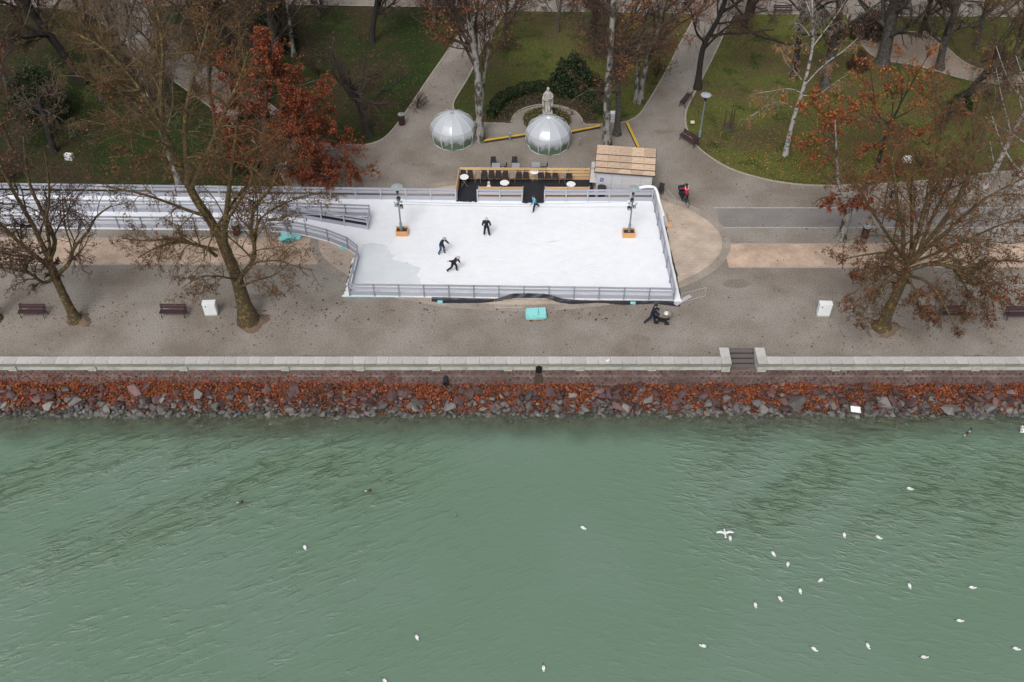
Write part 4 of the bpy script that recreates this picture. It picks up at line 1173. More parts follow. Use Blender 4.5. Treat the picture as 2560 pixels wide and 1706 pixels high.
# ================================================================ FOG DOMES
def dome(label, centre, rad, ht, rot, cap):
    t = thing('dome_tent', label, 'dome tent', centre, rot, 'clear dome tents')
    n = 12
    lv = [(.92, 0.0), (1.0, .22), (1.03, .42), (.97, .58), (.80, .76), (.52, .91), (.22, .985), (.06, 1.0)]
    pt = lambda k, i: Vector((rad * lv[i][0] * math.cos(2 * math.pi * k / n), rad * lv[i][0] * math.sin(2 * math.pi * k / n), ht * lv[i][1] + .04))
    for k in range(n):
        for (a, b) in ((0, 3), (3, 7)):
            mb = MB()
            for i in range(a, b + 1):
                p0, p1 = pt(k, i), pt(k + 1, i)
                mid = (p0 + p1) / 2; bul = 1 + .02 * math.sin(math.pi * (i / 7))
                mb.v += [tuple(p0), (mid.x * bul, mid.y * bul, mid.z), tuple(p1)]
            for i in range(b - a):
                for j in range(2): mb.f.append((i * 3 + j, i * 3 + j + 1, i * 3 + j + 4, i * 3 + j + 3))
            mb.build('film_panel', 'clear_film', t, True)
        MB().tube([pt(k, i) * 1.004 for i in range(8)], .017, 5).build('rib', 'dome_rib', t, True)
    for i, r_ in ((0, .03), (3, .014)):
        MB().tube([pt(k, i) * 1.005 for k in range(n + 1)], r_, 5).build('hoop', 'dome_rib' if i == 0 else 'pale_metal', t)
    MB().lathe([(rad * .90, .012), (rad * .90, .02)], 12).build('floor_turf', 'turf', t)
    MB().lathe([(rad * .09, ht + .03), (rad * .11, ht + .05), (rad * .06, ht + .10)], 14).build('cap', 'white_plastic' if cap else 'pale_metal', t)
    # door frame and a bench circle inside
    kd = [k for k in range(n)][8]
    a0, a1 = 2 * math.pi * kd / n, 2 * math.pi * (kd + 1) / n
    for a in (a0 + .03, a1 - .03):
        MB().tube([(rad * lv[i][0] * 1.015 * math.cos(a), rad * lv[i][0] * 1.015 * math.sin(a), ht * lv[i][1] + .04) for i in range(4)], .024, 5).build('door_post', 'dome_rib', t)
    tb = MB(); tb.lathe([(.30, .70), (.30, .73)], 14); tb.tube([(0, 0, 0), (0, 0, .7)], .03, 6); tb.build('inner_table', 'pale_metal', t)
    for k in range(5):
        a = k * 1.256 + .4
        MB().lathe([(.17, 0), (.2, .2), (.18, .42)], 8, (1.0 * math.cos(a), 1.0 * math.sin(a), .02)).build('inner_stool', 'statue_stone', t)
    return t
d1 = G(1134, 349); d2 = G(1370, 361)
dome('clear dome tent standing alone at the gravel path mouth', d1, 1.80, 2.45, R(0), False)
dome('clear dome tent with white cap in front of the statue', d2, 1.80, 2.45, R(2), True)

# ================================================================ STATUE
sp = G(1368, 303)
stt = thing('statue', 'weathered pale stone statue of a robed figure on a plinth', 'statue', sp, R(4))
MB().box((0, 0, .18), (1.0, .95, .36)).box((0, 0, .62), (.74, .70, .54)).box((0, 0, .92), (.80, .76, .08)).build('plinth', 'statue_stone', stt)
mb = MB(); base = .96
prof = [(0, .30, .24), (.06, .31, .25), (.3, .27, .22), (.7, .25, .20), (1.0, .27, .20), (1.15, .26, .19), (1.35, .28, .19), (1.62, .31, .19), (1.76, .29, .17), (1.84, .17, .13), (1.89, .085, .085), (1.93, .085, .09), (1.98, .115, .13), (2.06, .125, .145), (2.15, .115, .135), (2.21, .07, .08), (2.235, .02, .02)]
nn = 26
for i, (z, a, b) in enumerate(prof):
    for k in range(nn):
        th = 2 * math.pi * k / nn
        fold = 1 + (.10 * math.sin(5 * th + z * 1.5) + .05 * math.sin(11 * th + 2)) * max(0, min(1, (1.2 - z) / .6)) + (.03 * math.sin(7 * th + z * 4) if z < 1.7 else 0)
        if 1.95 < z < 2.1 and abs(th - 1.5 * math.pi) < .2: fold *= 1.14       # nose and brow
        mb.v.append((a * fold * math.cos(th), b * fold * math.sin(th), base + z))
for i in range(len(prof) - 1):
    for k in range(nn): mb.f.append((i * nn + k, i * nn + (k + 1) % nn, (i + 1) * nn + (k + 1) % nn, (i + 1) * nn + k))
mb.f.append(tuple(range((len(prof) - 1) * nn, len(prof) * nn)))
mb.build('figure', 'statue_stone', stt, True)
ar = MB()
ar.tube([(-.27, -.02, base + 1.66), (-.36, -.04, base + 1.38), (-.31, -.16, base + 1.16), (-.08, -.25, base + 1.16), (.06, -.26, base + 1.18)], [.10, .095, .085, .06, .05], 8)
ar.build('arm', 'statue_stone', stt, True)
ar = MB(); ar.tube([(.27, -.02, base + 1.66), (.37, -.03, base + 1.38), (.30, -.17, base + 1.26), (.06, -.26, base + 1.30), (-.03, -.25, base + 1.32)], [.10, .095, .085, .06, .05], 8)
ar.build('arm', 'statue_stone', stt, True)
cl = MB()
for s in (-1, 1):
    cl.tube([(s * .24, .02, base + 1.70), (s * .37, .0, base + 1.2), (s * .36, -.02, base + .6), (s * .33, -.02, base + .30)], [.06, .10, .11, .08], 7)
cl.tube([(0, .16, base + 1.75), (0, .2, base + 1.0), (0, .2, base + .15)], [.2, .26, .3], 8)
cl.build('cloak', 'statue_stone', stt, True)
lg = MB()
for s in (-1, 1): lg.tube([(s * .10, -.19, base + .62), (s * .11, -.22, base + .1), (s * .12, -.30, base + .03)], [.10, .07, .06], 7)
lg.build('legs', 'statue_stone', stt, True)

# ================================================================ BENCHES, CABINETS, BINS, POSTS
def bench(label, loc, rz):
    t = thing('park_bench', label, 'bench', loc, rz, 'dark slatted park benches')
    L_ = 1.78
    for k, (y, z) in enumerate(((-.22, .445), (-.085, .44), (.05, .435))): link('seat_slat', unit('bench_slat'), t, (0, y, z), (0, 0, 0), (L_, .12, .04))
    for z, y in ((.60, .185), (.76, .235)): link('back_slat', unit('bench_slat'), t, (0, y, z), (R(-17), 0, 0), (L_, .035, .135))
    for s in (-1, 1):
        mb = MB(); x = s * (L_ / 2 - .12)
        mb.tube([(x, -.28, 0), (x, -.24, .40), (x, .12, .39)], .028, 6); mb.tube([(x, .30, 0), (x, .14, .38), (x, .27, .86)], .028, 6)
        mb.tube([(x, -.25, .42), (x, -.25, .62), (x, .17, .64)], .022, 6)
        mb.build('side_frame', 'dark_metal', t)
    return t
b0 = bench('dark slatted bench strewn with leaves beside the leaning mossy tree', G(86, 789), 0)
def place_bench(label, p, rz):
    t = copy_tree(b0); t.location = p; t.rotation_euler = (0, 0, rz); t['label'] = label; return t
place_bench('dark slatted bench standing clear beside the white cabinet', G(437, 789), 0)
place_bench('dark slatted bench hidden under the drooping plane tree branches', G(2376, 793), 0)
place_bench('dark slatted bench cut by the picture edge beyond the plane tree', G(2541, 795), 0)
place_bench('dark bench on the gravel path edge above the park lamp', G(1714, 258), R(-118) + R(180) - R(180))
place_bench('dark bench set at an angle to the lawn beside the park lamp', G(1722, 358), R(-52))
place_bench('dark bench on the far park road behind the birch', G(1955, 36), 0)
place_bench('dark bench on the shaded diagonal path behind the red tree', G(492, 232), R(-60))
def cabinet(label, p, rz=0):
    t = thing('utility_cabinet', label, 'cabinet', p, rz, 'white utility cabinets')
    MB().box((0, 0, .06), (.78, .36, .12)).build('base', 'plinth', t)
    MB().box((0, 0, .60), (.82, .38, .96)).build('body', 'white_metal', t)
    for s in (-1, 1): MB().box((s * .2, -.196, .60), (.37, .015, .86)).build('door', 'white_metal', t)
    MB().box((0, 0, 1.10), (.86, .42, .04)).build('roof', 'white_metal', t)
    MB().box((-.22, -.212, .9), (.06, .02, .1)).build('handle', 'dark_metal', t)
cabinet('white metal cabinet with dark spots beside the clear standing bench', G(530, 786), R(3))
cabinet('clean white metal cabinet near the drooping plane tree', G(2056, 788), R(-3))
def stone_box(label, px, py, w=.62, d=.42, h=.42, rz=.2, dark=True):
    t = thing('white_block', label, 'block', G(px, py, .03), rz, 'white blocks on the lawns')
    b = MB(); b.box((0, 0, h / 2), (w, d, h), 0, .9); b.build('body', 'white_metal', t)
    MB().box((0, 0, h + .02), (w * .96, d * .96, .04)).build('slab', 'white_plastic', t)
    if dark:
        for k in range(4): MB().box((rng.uniform(-.2, .2), rng.uniform(-.1, .1), h + .045), (.1, .05, .01), float(rng.uniform(0, 3))).build('leaf_litter', 'leaf_dark', t)
stone_box('white block with dark leaves alone on the shaded lawn', 175, 398, rz=-.15)
stone_box('white block half hidden behind mossy branches of the great plane', 601, 397, .55, .35, .35)
stone_box('white speckled block under the drooping copper leaves', 2266, 405, .65, .45, .4, .1)
stone_box('pale block beneath the red leaved tree', 710, 420, .6, .4, .35)
t = thing('cage_box', 'white speckled crate tucked between the mottled trunks', 'crate', G(1534, 303, .03), .05)
MB().box((0, 0, .4), (.62, .5, .8)).build('body', 'hut_stone', t)
for k in range(5): link('slat', unit('white_metal'), t, (0, -.262, .10 + .155 * k), (0, 0, 0), (.62, .02, .09))
MB().box((0, 0, .81), (.64, .52, .03)).build('lid', 'white_metal', t)
t = thing('garden_sign', 'small cream sign plate in the grass by the park lamp', 'sign', G(1730, 314, .03))
MB().tube([(0, 0, 0), (0, 0, .3)], .02, 5).build('stake', 'dark_metal', t); o = MB().box((0, 0, 0), (.32, .03, .24)).build('plate', 'cloth_beige', t, loc=(0, -.03, .34)); o.rotation_euler = (R(-45), 0, 0)
def bin_(label, p, rz=0, h=.95):
    t = thing('litter_bin', label, 'litter bin', p, rz, 'brown litter bins')
    for k in range(10):
        a = 2 * math.pi * k / 10
        o = link('slat', unit('bin_brown'), t, (.24 * math.cos(a), .24 * math.sin(a), .42), (0, 0, a), (.03, .135, .74))
    MB().lathe([(.21, .04), (.22, .8)], 10).build('liner', 'pipe_dark', t)
    MB().lathe([(.27, .80), (.28, .84), (.25, .88)], 12).build('rim', 'dark_metal', t)
    for s in (-1, 1): MB().tube([(s * .25, 0, .8), (s * .25, 0, h + .05)], .015, 5).build('bracket', 'dark_metal', t)
    MB().lathe([(.28, h + .04), (.26, h + .08), (.08, h + .13)], 12).build('cover', 'pale_metal', t)
bin_('brown litter bin with grey cover at the lawn edge by the gnarled tree', G(1005, 312))
bin_('brown litter bin against the skating lane under the great plane', G(593, 586))
bin_('brown litter bin between the mottled young plane and the lamp post', G(2160, 594))
bin_('brown litter bin on the far park road by the dark trunk', G(1880, 33))
def marker(label, px, py):
    t = thing('marker_post', label, 'post', G(px, py), 0, 'slim grey marker posts')
    MB().box((0, 0, .35), (.13, .10, .70)).build('shaft', 'grey_metal', t); MB().box((0, 0, .72), (.15, .12, .05)).build('cap', 'pale_metal', t)
marker('slim grey post in front of the yellow beam between the domes', 1275, 352)
marker('slim grey post between the capped dome and the hut roof', 1448, 366)
def beam(label, a, b, w=.2, h=.22):
    A, B = G(*a), G(*b)
    t = thing('timber_beam', label, 'beam', A, 0, 'long yellow beams on the gravel')
    up = Vector((0, 0, h))
    bar('top_board', t, A + up, B + up, w, .035, 'beam_yellow', A)
    bar('side_board', t, A + up * .42, B + up * .42, w * .9, h * .8, 'beam_side_shadow', A)  # shadowed side of the beam painted near-black
beam('long yellow beam on the gravel between the two domes', (1197, 359), (1316, 341))
beam('yellow beam from the capped dome to the mottled trunk', (1424, 335), (1500, 320))
beam('yellow beam standing apart across the path behind the hut', (1567, 312), (1596, 374))
# teal foam stacks
P = G(1339, 793)
t = thing('pallet', 'low wooden pallet under the turquoise foam boards', 'pallet', P, R(1))
for x in (-.5, 0, .5): link('block', unit('pallet_wood'), t, (x, 0, .05), (0, 0, 0), (.1, .75, .09))
for y in (-.32, -.11, .11, .32): link('board', unit('pallet_wood'), t, (0, y, .11), (0, 0, 0), (1.1, .12, .022))
t = thing('foam_stack', 'neat stack of turquoise foam boards on a pallet in front of the rink', 'foam stack', P + Vector((0, 0, .125)), R(2))
for k, (x, y, w, d, z, rz) in enumerate(((-.28, 0, .72, .74, 0, .02), (.36, .02, .62, .7, 0, .05), (-.3, -.03, .74, .7, .125, -.03), (.36, .0, .62, .74, .125, .10), (-.2, .02, .8, .72, .25, .04), (.42, .05, .5, .7, .25, .02))):
    MB().box((x, y, z + .06), (w, d, .115), rz).build('board', 'teal', t)
t = thing('foam_heap', 'untidy heap of turquoise sheets beside the lane fence', 'foam heap', G(725, 603), .1)
for k in range(9):
    o = MB().box((0, 0, 0), (float(rng.uniform(.5, .95)), float(rng.uniform(.35, .6)), .07)).build('sheet', 'teal' if k % 3 else 'teal_dark', t, loc=(float(rng.uniform(-.45, .45)), float(rng.uniform(-.2, .25)), .08 + .05 * k))
    o.rotation_euler = (float(rng.uniform(-.35, .35)), float(rng.uniform(-.35, .35)), float(rng.uniform(-.6, .6)))
# leftover barrier panels and boards
def mesh_panel(label, px):
    P = [G(a, b, .045) for a, b in px]
    t = thing('barrier_panel', label, 'barrier panel', P[0], 0, 'wire barrier panels lying flat')
    f = MB()
    for i in range(4): f.tube([P[i] - P[0], P[(i + 1) % 4] - P[0]], .017, 5)
    f.build('frame', 'mesh_wire', t)
    w = MB()
    for k in range(1, 16):
        s = k / 16
        w.tube([P[0].lerp(P[1], s) - P[0], P[3].lerp(P[2], s) - P[0]], .004, 3, False)
    for k in range(1, 5):
        s = k / 5
        w.tube([P[0].lerp(P[3], s) - P[0], P[1].lerp(P[2], s) - P[0]], .004, 3, False)
    tag(w.build('wires', 'mesh_wire', t), kind='stuff')
mesh_panel('wire barrier panel lying off the near plaza corner of the rink', [(1703, 735), (1766, 719), (1763, 740), (1705, 756)])
mesh_panel('wire barrier panel lying in front of the rink by the foam stack', [(1236, 750), (1312, 751), (1310, 769), (1238, 769)])
mesh_panel('wire barrier panel leaning toward the plaza near the lone chair', [(1661, 465), (1690, 500), (1688, 520), (1655, 478)])
a, b = G(1688, 762, .08), G(1726, 740, .08)
o = bar('loose_plank', None, a, b, .30, .05, 'plank_grey'); tag(o, 'loose grey plank lying off the rink corner near the stroller', 'plank')
a, b = G(1661, 540, .08), G(1668, 566, .10); o = bar('loose_plank', None, a, b, .24, .06, 'plank_grey'); tag(o, 'short grey board lying beside the plaza side padding', 'plank')
a, b = G(1667, 536), G(1675, 569)
t = thing('snow_shovel', 'wooden shovel with orange blade lying beside the plaza side padding', 'shovel', a)
MB().tube([Vector((0, 0, .1)), (b - a) * .72 + Vector((0, 0, .08))], .03, 6).build('handle', 'wood_brown', t)
bl = MB(); d_ = (b - a); dn = d_.normalized(); nn_ = Vector((-dn.y, dn.x, 0)) * .15
q0, q1 = d_ * .70, d_ * 1.02
bl.add([q0 - nn_ + Vector((0, 0, .06)), q0 + nn_ + Vector((0, 0, .06)), q1 + nn_ + Vector((0, 0, .03)), q1 - nn_ + Vector((0, 0, .03)), q0 - nn_ + Vector((0, 0, .12)), q0 + nn_ + Vector((0, 0, .12)), q1 + nn_ + Vector((0, 0, .09)), q1 - nn_ + Vector((0, 0, .09))],
       [(3, 2, 1, 0), (4, 5, 6, 7), (0, 1, 5, 4), (1, 2, 6, 5), (2, 3, 7, 6), (3, 0, 4, 7)]); bl.build('blade', 'wood_planter', t)
# wooden trestle by the lane under the small plane
g = G(182, 573)
t = thing('trestle', 'wooden trestle frame propped against the lane fence', 'trestle', g, .0)
for x in (-.55, .55): MB().tube([(x, 0, 0), (x, .25, 1.45)], .05, 5).build('leg', 'mound_soil', t)
MB().tube([(-.55, .25, 1.45), (.55, .25, 1.45)], .04, 5).build('crosspiece', 'mound_soil', t)
# drain cover, spots on the lawn path
for px, py, lab in ((1818, 414, 'small dark metal drain cover at the lawn kerb'),):
    g = G(px, py); o = MB().box((0, 0, .008), (.55, .4, .016)).build('drain_cover', 'grey_metal'); o.location = g; tag(o, lab, 'drain cover')
# white sheet stuck at the waterline
g = G(2139, 1024, -1.6)
o = MB().box((0, 0, 0), (.62, .42, .03), -.08).build('white_board', 'white_plastic'); o.location = g; o.rotation_euler = (R(14), R(4), 0); tag(o, 'bright white flat board stranded on rocks at the waterline', 'board')
g = G(1519, 902, .415)
o = MB().box((0, 0, .01), (.18, .12, .02), .3).box((.1, .03, .03), (.1, .08, .03), .8).build('paper_scrap', 'white_plastic'); o.location = g; tag(o, 'white paper scrap on top of the quay coping', 'paper')
# stump of a post under water
g = G(1136, 1293, WATER_Z)
o = MB().tube([(0, 0, -.6), (.02, .05, .16)], [.10, .085], 8).build('mooring_stake', 'grey_metal'); o.location = g; tag(o, 'dull grey stake standing out of the open water', 'stake')
# ================================================================ PLANTS
def tubes_np(P, Rd, n):
    """P (B,N,3), Rd (B,N) -> verts, quads"""
    B, N, _ = P.shape
    T = np.gradient(P, axis=1); T /= np.linalg.norm(T, axis=2, keepdims=True) + 1e-9
    d = P[:, -1] - P[:, 0]; d /= np.linalg.norm(d, axis=1, keepdims=True) + 1e-9
    ref = np.where(np.abs(d[:, 2:3]) < .8, np.array([[0, 0, 1.0]]), np.array([[1.0, 0, 0]]))[:, None, :]
    U = np.cross(T, np.broadcast_to(ref, T.shape)); U /= np.linalg.norm(U, axis=2, keepdims=True) + 1e-9
    W = np.cross(T, U)
    a = 2 * np.pi * np.arange(n) / n
    V = P[:, :, None, :] + Rd[:, :, None, None] * (np.cos(a)[None, None, :, None] * U[:, :, None, :] + np.sin(a)[None, None, :, None] * W[:, :, None, :])
    base = (np.arange(B)[:, None, None] * N + np.arange(N - 1)[None, :, None]) * n
    k = np.arange(n)[None, None, :]; k2 = (np.arange(n) + 1) % n
    F = np.stack([base + k, base + k2[None, None, :], base + n + k2[None, None, :], base + n + k], -1).reshape(-1, 4)
    return V.reshape(-1, 3), F
def resample(pts, N):
    pts = np.array([tuple(p) for p in pts], float)
    for _ in range(2):                              # light rounding
        q = np.empty((2 * len(pts) - 2, 3)); q[0::2] = pts[:-1] * .75 + pts[1:] * .25; q[1::2] = pts[:-1] * .25 + pts[1:] * .75
        pts = np.vstack([pts[:1], q, pts[-1:]])
    s = np.concatenate([[0], np.cumsum(np.linalg.norm(np.diff(pts, axis=0), axis=1))])
    t = np.linspace(0, s[-1], N)
    return np.stack([np.interp(t, s, pts[:, i]) for i in range(3)], 1)
def grow(r, P, Rd, nper, t0, t1, ang, lenf, npts, wob, up, rr, rmin, lfix=None, prob=1.0):
    """children of every polyline in P"""
    B, N, _ = P.shape
    idx = np.repeat(np.arange(B), nper)
    if prob < 1: idx = idx[r.random(len(idx)) < prob]
    M = len(idx)
    t = t0 + (t1 - t0) * ((np.tile(np.arange(nper), B)[:M] + r.random(M)) / nper) if prob >= 1 else r.uniform(t0, t1, M)
    f = t * (N - 1); i0 = np.clip(f.astype(int), 0, N - 2); fr = (f - i0)[:, None]
    a, b = P[idx, i0], P[idx, i0 + 1]
    pos = a * (1 - fr) + b * fr
    tan = b - a; tan /= np.linalg.norm(tan, axis=1, keepdims=True) + 1e-9
    plen = np.linalg.norm(np.diff(P, axis=1), axis=2).sum(1)[idx]
    rad = Rd[idx, i0] * (1 - fr[:, 0]) + Rd[idx, i0 + 1] * fr[:, 0]
    rnd = r.normal(size=(M, 3)); perp = rnd - (rnd * tan).sum(1, keepdims=True) * tan
    perp /= np.linalg.norm(perp, axis=1, keepdims=True) + 1e-9
    an = np.radians(r.uniform(ang[0], ang[1], M))[:, None]
    d = tan * np.cos(an) + perp * np.sin(an)
    L = (plen * lenf * (1 - .45 * t) if lfix is None else np.full(M, lfix)) * r.uniform(.65, 1.25, M)
    out = np.empty((M, npts, 3)); out[:, 0] = pos
    step = (L / (npts - 1))[:, None]
    for k in range(1, npts):
        d = d + r.normal(size=(M, 3)) * wob + np.array([0, 0, up])
        d /= np.linalg.norm(d, axis=1, keepdims=True) + 1e-9
        out[:, k] = out[:, k - 1] + d * step
    r0 = np.maximum(rad * rr, rmin)
    tp = np.linspace(1, .45, npts)[None, :]
    return out, np.maximum(r0[:, None] * tp, rmin * .75)
TRI = [0]
def tree(label, trunk, r0, r1, limbs=(), auto=None, seed=1, lv=((8, .15, .95, (30, 65), .5, 6, .22, .04, .5), (6, .2, 1, (30, 65), .5, 5, .25, 0, .55), (5, .2, 1, (25, 65), .55, 4, .25, 0, .6)),
         bark='bark_moss', crown='bark_twig', leaves=(), name='bare_tree', flare=1.6, rmin=.0085, group='trees of the park', trunk_sides=10, ivy=0, twig_on_trunk=0):
    r = np.random.default_rng(seed)
    base = Vector(trunk[0])
    t = thing(name, label, 'tree', base, 0, group)
    o = np.array(base)
    tp = resample(trunk, 16) - o
    tt = np.linspace(0, 1, 16)
    tr = r0 + (r1 - r0) * tt ** .8
    tr *= 1 + (flare - 1) * np.exp(-tt * 22)
    tr *= 1 + r.normal(size=16) * .03
    V, F = tubes_np(tp[None], tr[None], trunk_sides)
    v1 = [V]; f1 = [F]; off = len(V)
    LP, LR = [], []
    for pts, ra in limbs:
        LP.append(resample(pts, 12) - o); LR.append(ra * np.linspace(1, .32, 12))
    if auto:
        A, AR = grow(r, tp[None], tr[None], auto.get('n', 8), auto.get('t0', .35), auto.get('t1', .98), auto.get('ang', (30, 60)), 1, 12, auto.get('wob', .10), auto.get('up', .05), auto.get('rr', .5), rmin * 2, auto.get('len', 5))
        LP += list(A); LR += list(AR)
    if r1 > .02 and not auto:                 # trunk tip carries branches as well
        LP.append(resample(tp[9:], 12)); LR.append(np.interp(np.linspace(0, 1, 12), np.linspace(0, 1, 7), tr[9:]))
    P, Rr = np.stack(LP), np.stack(LR)
    dark_limbs = bool(auto) and bark == 'bark_plane'      # the boughs lose the pale bark
    LV_, LF_ = tubes_np(P, Rr, 6)
    if not dark_limbs: v1.append(LV_); f1.append(LF_ + off); off += len(LV_)
    link('trunk', arr_mesh('trunk', np.concatenate(v1), np.concatenate(f1), bark, True), t)
    cv, cf, coff = ([LV_], [LF_], len(LV_)) if dark_limbs else ([], [], 0)
    last = []
    for li, (n, t0, t1, ang, lf, npts, wob, up, rr) in enumerate(lv):
        P, Rr = grow(r, P, Rr, n, t0, t1, ang, lf, npts, wob, up, rr, rmin)
        V, F = tubes_np(P, Rr, 4 if li == 0 else 3)
        cv.append(V); cf.append(F + coff); coff += len(V)
        last.append(P)
    me = arr_mesh('crown', np.concatenate(cv), np.concatenate(cf), crown)
    TRI[0] += 2 * len(me.polygons)
    c = link('crown', me, t)
    tw = last[-1]
    for n, size, m, where in leaves:
        src = tw if where >= 0 else last[-2]
        bi = r.integers(0, len(src), n); f = np.clip(r.beta(2.2, 1.0, n), 0, .999) * (src.shape[1] - 1); i0 = f.astype(int); fr = (f - i0)[:, None]
        pos = src[bi, i0] * (1 - fr) + src[bi, i0 + 1] * fr + r.normal(size=(n, 3)) * .06
        if where == 1:                        # leaves hang on in patches
            s = np.sin(pos[:, 0] * 1.3 + seed) + np.sin(pos[:, 1] * 1.1 + seed * 2) + np.sin(pos[:, 2] * 1.5)
            pos = pos[s > -.3]
        if where == 2:                        # only on the lower skirts
            pos = pos[pos[:, 2] < np.percentile(tw[:, -1, 2], 60)]
        tag(link('leaves', leaf_mesh('leaves', pos, size, m, nrm=1), t), kind='stuff')
    return t
def pl(base, pts, z=0.02, dy=0.0):
    """points of a stem seen at these picture places, standing over its base, drifting dy metres in depth toward its tip"""
    B = G(*base, z); out = [B]; n = len(pts)
    for i, (x, y) in enumerate(pts): out.append(VP(x, y, B.y + dy * (i + 1) / n))
    return out
def lim(base, pts, dy, ra, z=0.02):
    Y0 = G(*base, z).y; n = len(pts)
    return ([VP(x, y, Y0 + dy * i / max(1, n - 1)) for i, (x, y) in enumerate(pts)], ra)

PLANE_LV = ((11, .12, 1, (28, 62), .42, 7, .20, .00, .5), (8, .15, 1, (28, 65), .52, 5, .26, -.02, .55), (5, .15, 1, (25, 65), .60, 4, .28, -.05, .6), (2, .2, 1, (25, 65), .62, 3, .28, -.06, .7))
PLANE2_LV = ((9, .12, 1, (28, 62), .42, 7, .20, .00, .5), (7, .15, 1, (28, 65), .52, 5, .26, -.02, .55), (6, .15, 1, (25, 65), .60, 3, .28, -.05, .6))
# --- the three great plane trees of the promenade
B1 = (190, 800)
tree('leaning mossy plane tree beside the leaf strewn bench', pl(B1, [(165, 752), (148, 715), (134, 683), (126, 660), (120, 645)]), .33, .23,
     [lim(B1, [(128, 668), (83, 638), (45, 605), (0, 558), (-50, 505)], .8, .17), lim(B1, [(121, 645), (103, 608), (86, 567), (60, 525), (24, 462), (-5, 400), (-25, 350)], 1.5, .17),
      lim(B1, [(124, 650), (140, 614), (134, 590), (116, 549), (89, 498), (73, 462), (62, 400), (60, 340)], .3, .16), lim(B1, [(140, 690), (160, 672), (176, 659), (179, 626), (208, 593), (226, 573), (235, 543), (277, 516)], -1.0, .15),
      lim(B1, [(137, 690), (116, 712), (95, 700), (71, 680), (30, 674), (-30, 660)], -2.2, .13), lim(B1, [(122, 650), (126, 610), (112, 560), (125, 500), (120, 430), (110, 370)], -1.6, .12),
      lim(B1, [(122, 655), (70, 640), (20, 640), (-40, 610)], 2.5, .11)],
     seed=11, lv=PLANE_LV, leaves=((3600, .10, 'leaf_dark', 0), (2600, .11, 'leaf_brown', 1)), name='plane_tree', group='plane trees along the promenade', flare=1.7)
B2 = (622, 804)
tree('huge mossy plane tree rising over the skating lane, tallest of all', pl(B2, [(610, 760), (600, 725), (592, 692), (570, 640), (544, 578), (515, 535), (488, 498), (465, 450), (440, 400), (396, 298), (327, 193), (268, 128), (235, 80)], dy=1.5), .45, .10,
     [lim(B2, [(575, 645), (562, 615), (560, 578), (565, 540), (571, 489), (577, 440), (585, 380), (592, 310)], -.8, .22), lim(B2, [(596, 705), (604, 686), (637, 653), (637, 614), (628, 584), (625, 549), (645, 505), (680, 470), (700, 420)], -1.2, .17),
      lim(B2, [(630, 650), (640, 600), (642, 560), (645, 520), (640, 470)], -1.2, .10), lim(B2, [(637, 590), (645, 549), (689, 519), (749, 492), (800, 484)], -2, .09),
      lim(B2, [(540, 640), (518, 622), (482, 608), (431, 605), (387, 620), (345, 645)], -2.5, .12), lim(B2, [(545, 625), (491, 614), (440, 593), (372, 605), (305, 596)], -.5, .11),
      lim(B2, [(520, 540), (488, 534), (416, 504), (327, 477), (255, 466)], -1.5, .11), lim(B2, [(400, 305), (361, 238), (312, 175), (262, 119), (180, 80)], .5, .15),
      lim(B2, [(405, 315), (399, 208), (410, 134), (392, 20)], 2.5, .17), lim(B2, [(470, 455), (460, 327), (466, 253), (506, 119), (520, 60)], 3, .17), lim(B2, [(425, 370), (387, 348), (298, 321), (200, 298)], -1.5, .09),
      lim(B2, [(450, 420), (400, 395), (330, 388), (270, 395)], -2, .08), lim(B2, [(478, 470), (520, 380), (560, 280), (600, 200), (620, 130)], 1.0, .16), lim(B2, [(540, 570), (600, 480), (660, 420), (730, 380)], 1.5, .10),
      lim(B2, [(350, 225), (300, 230), (220, 190), (150, 190)], -.5, .08), lim(B2, [(596, 720), (640, 700), (690, 690), (730, 650)], -3, .08), lim(B2, [(592, 700), (545, 690), (500, 690), (455, 720)], -3, .07)],
     seed=12, lv=PLANE_LV, leaves=((6000, .10, 'leaf_dark', 0), (6500, .11, 'leaf_brown', 1), (1500, .13, 'leaf_rust', 1)), crown='bark_twig_olive', name='plane_tree', group='plane trees along the promenade', flare=1.75, trunk_sides=12)
B3 = (2206, 818)
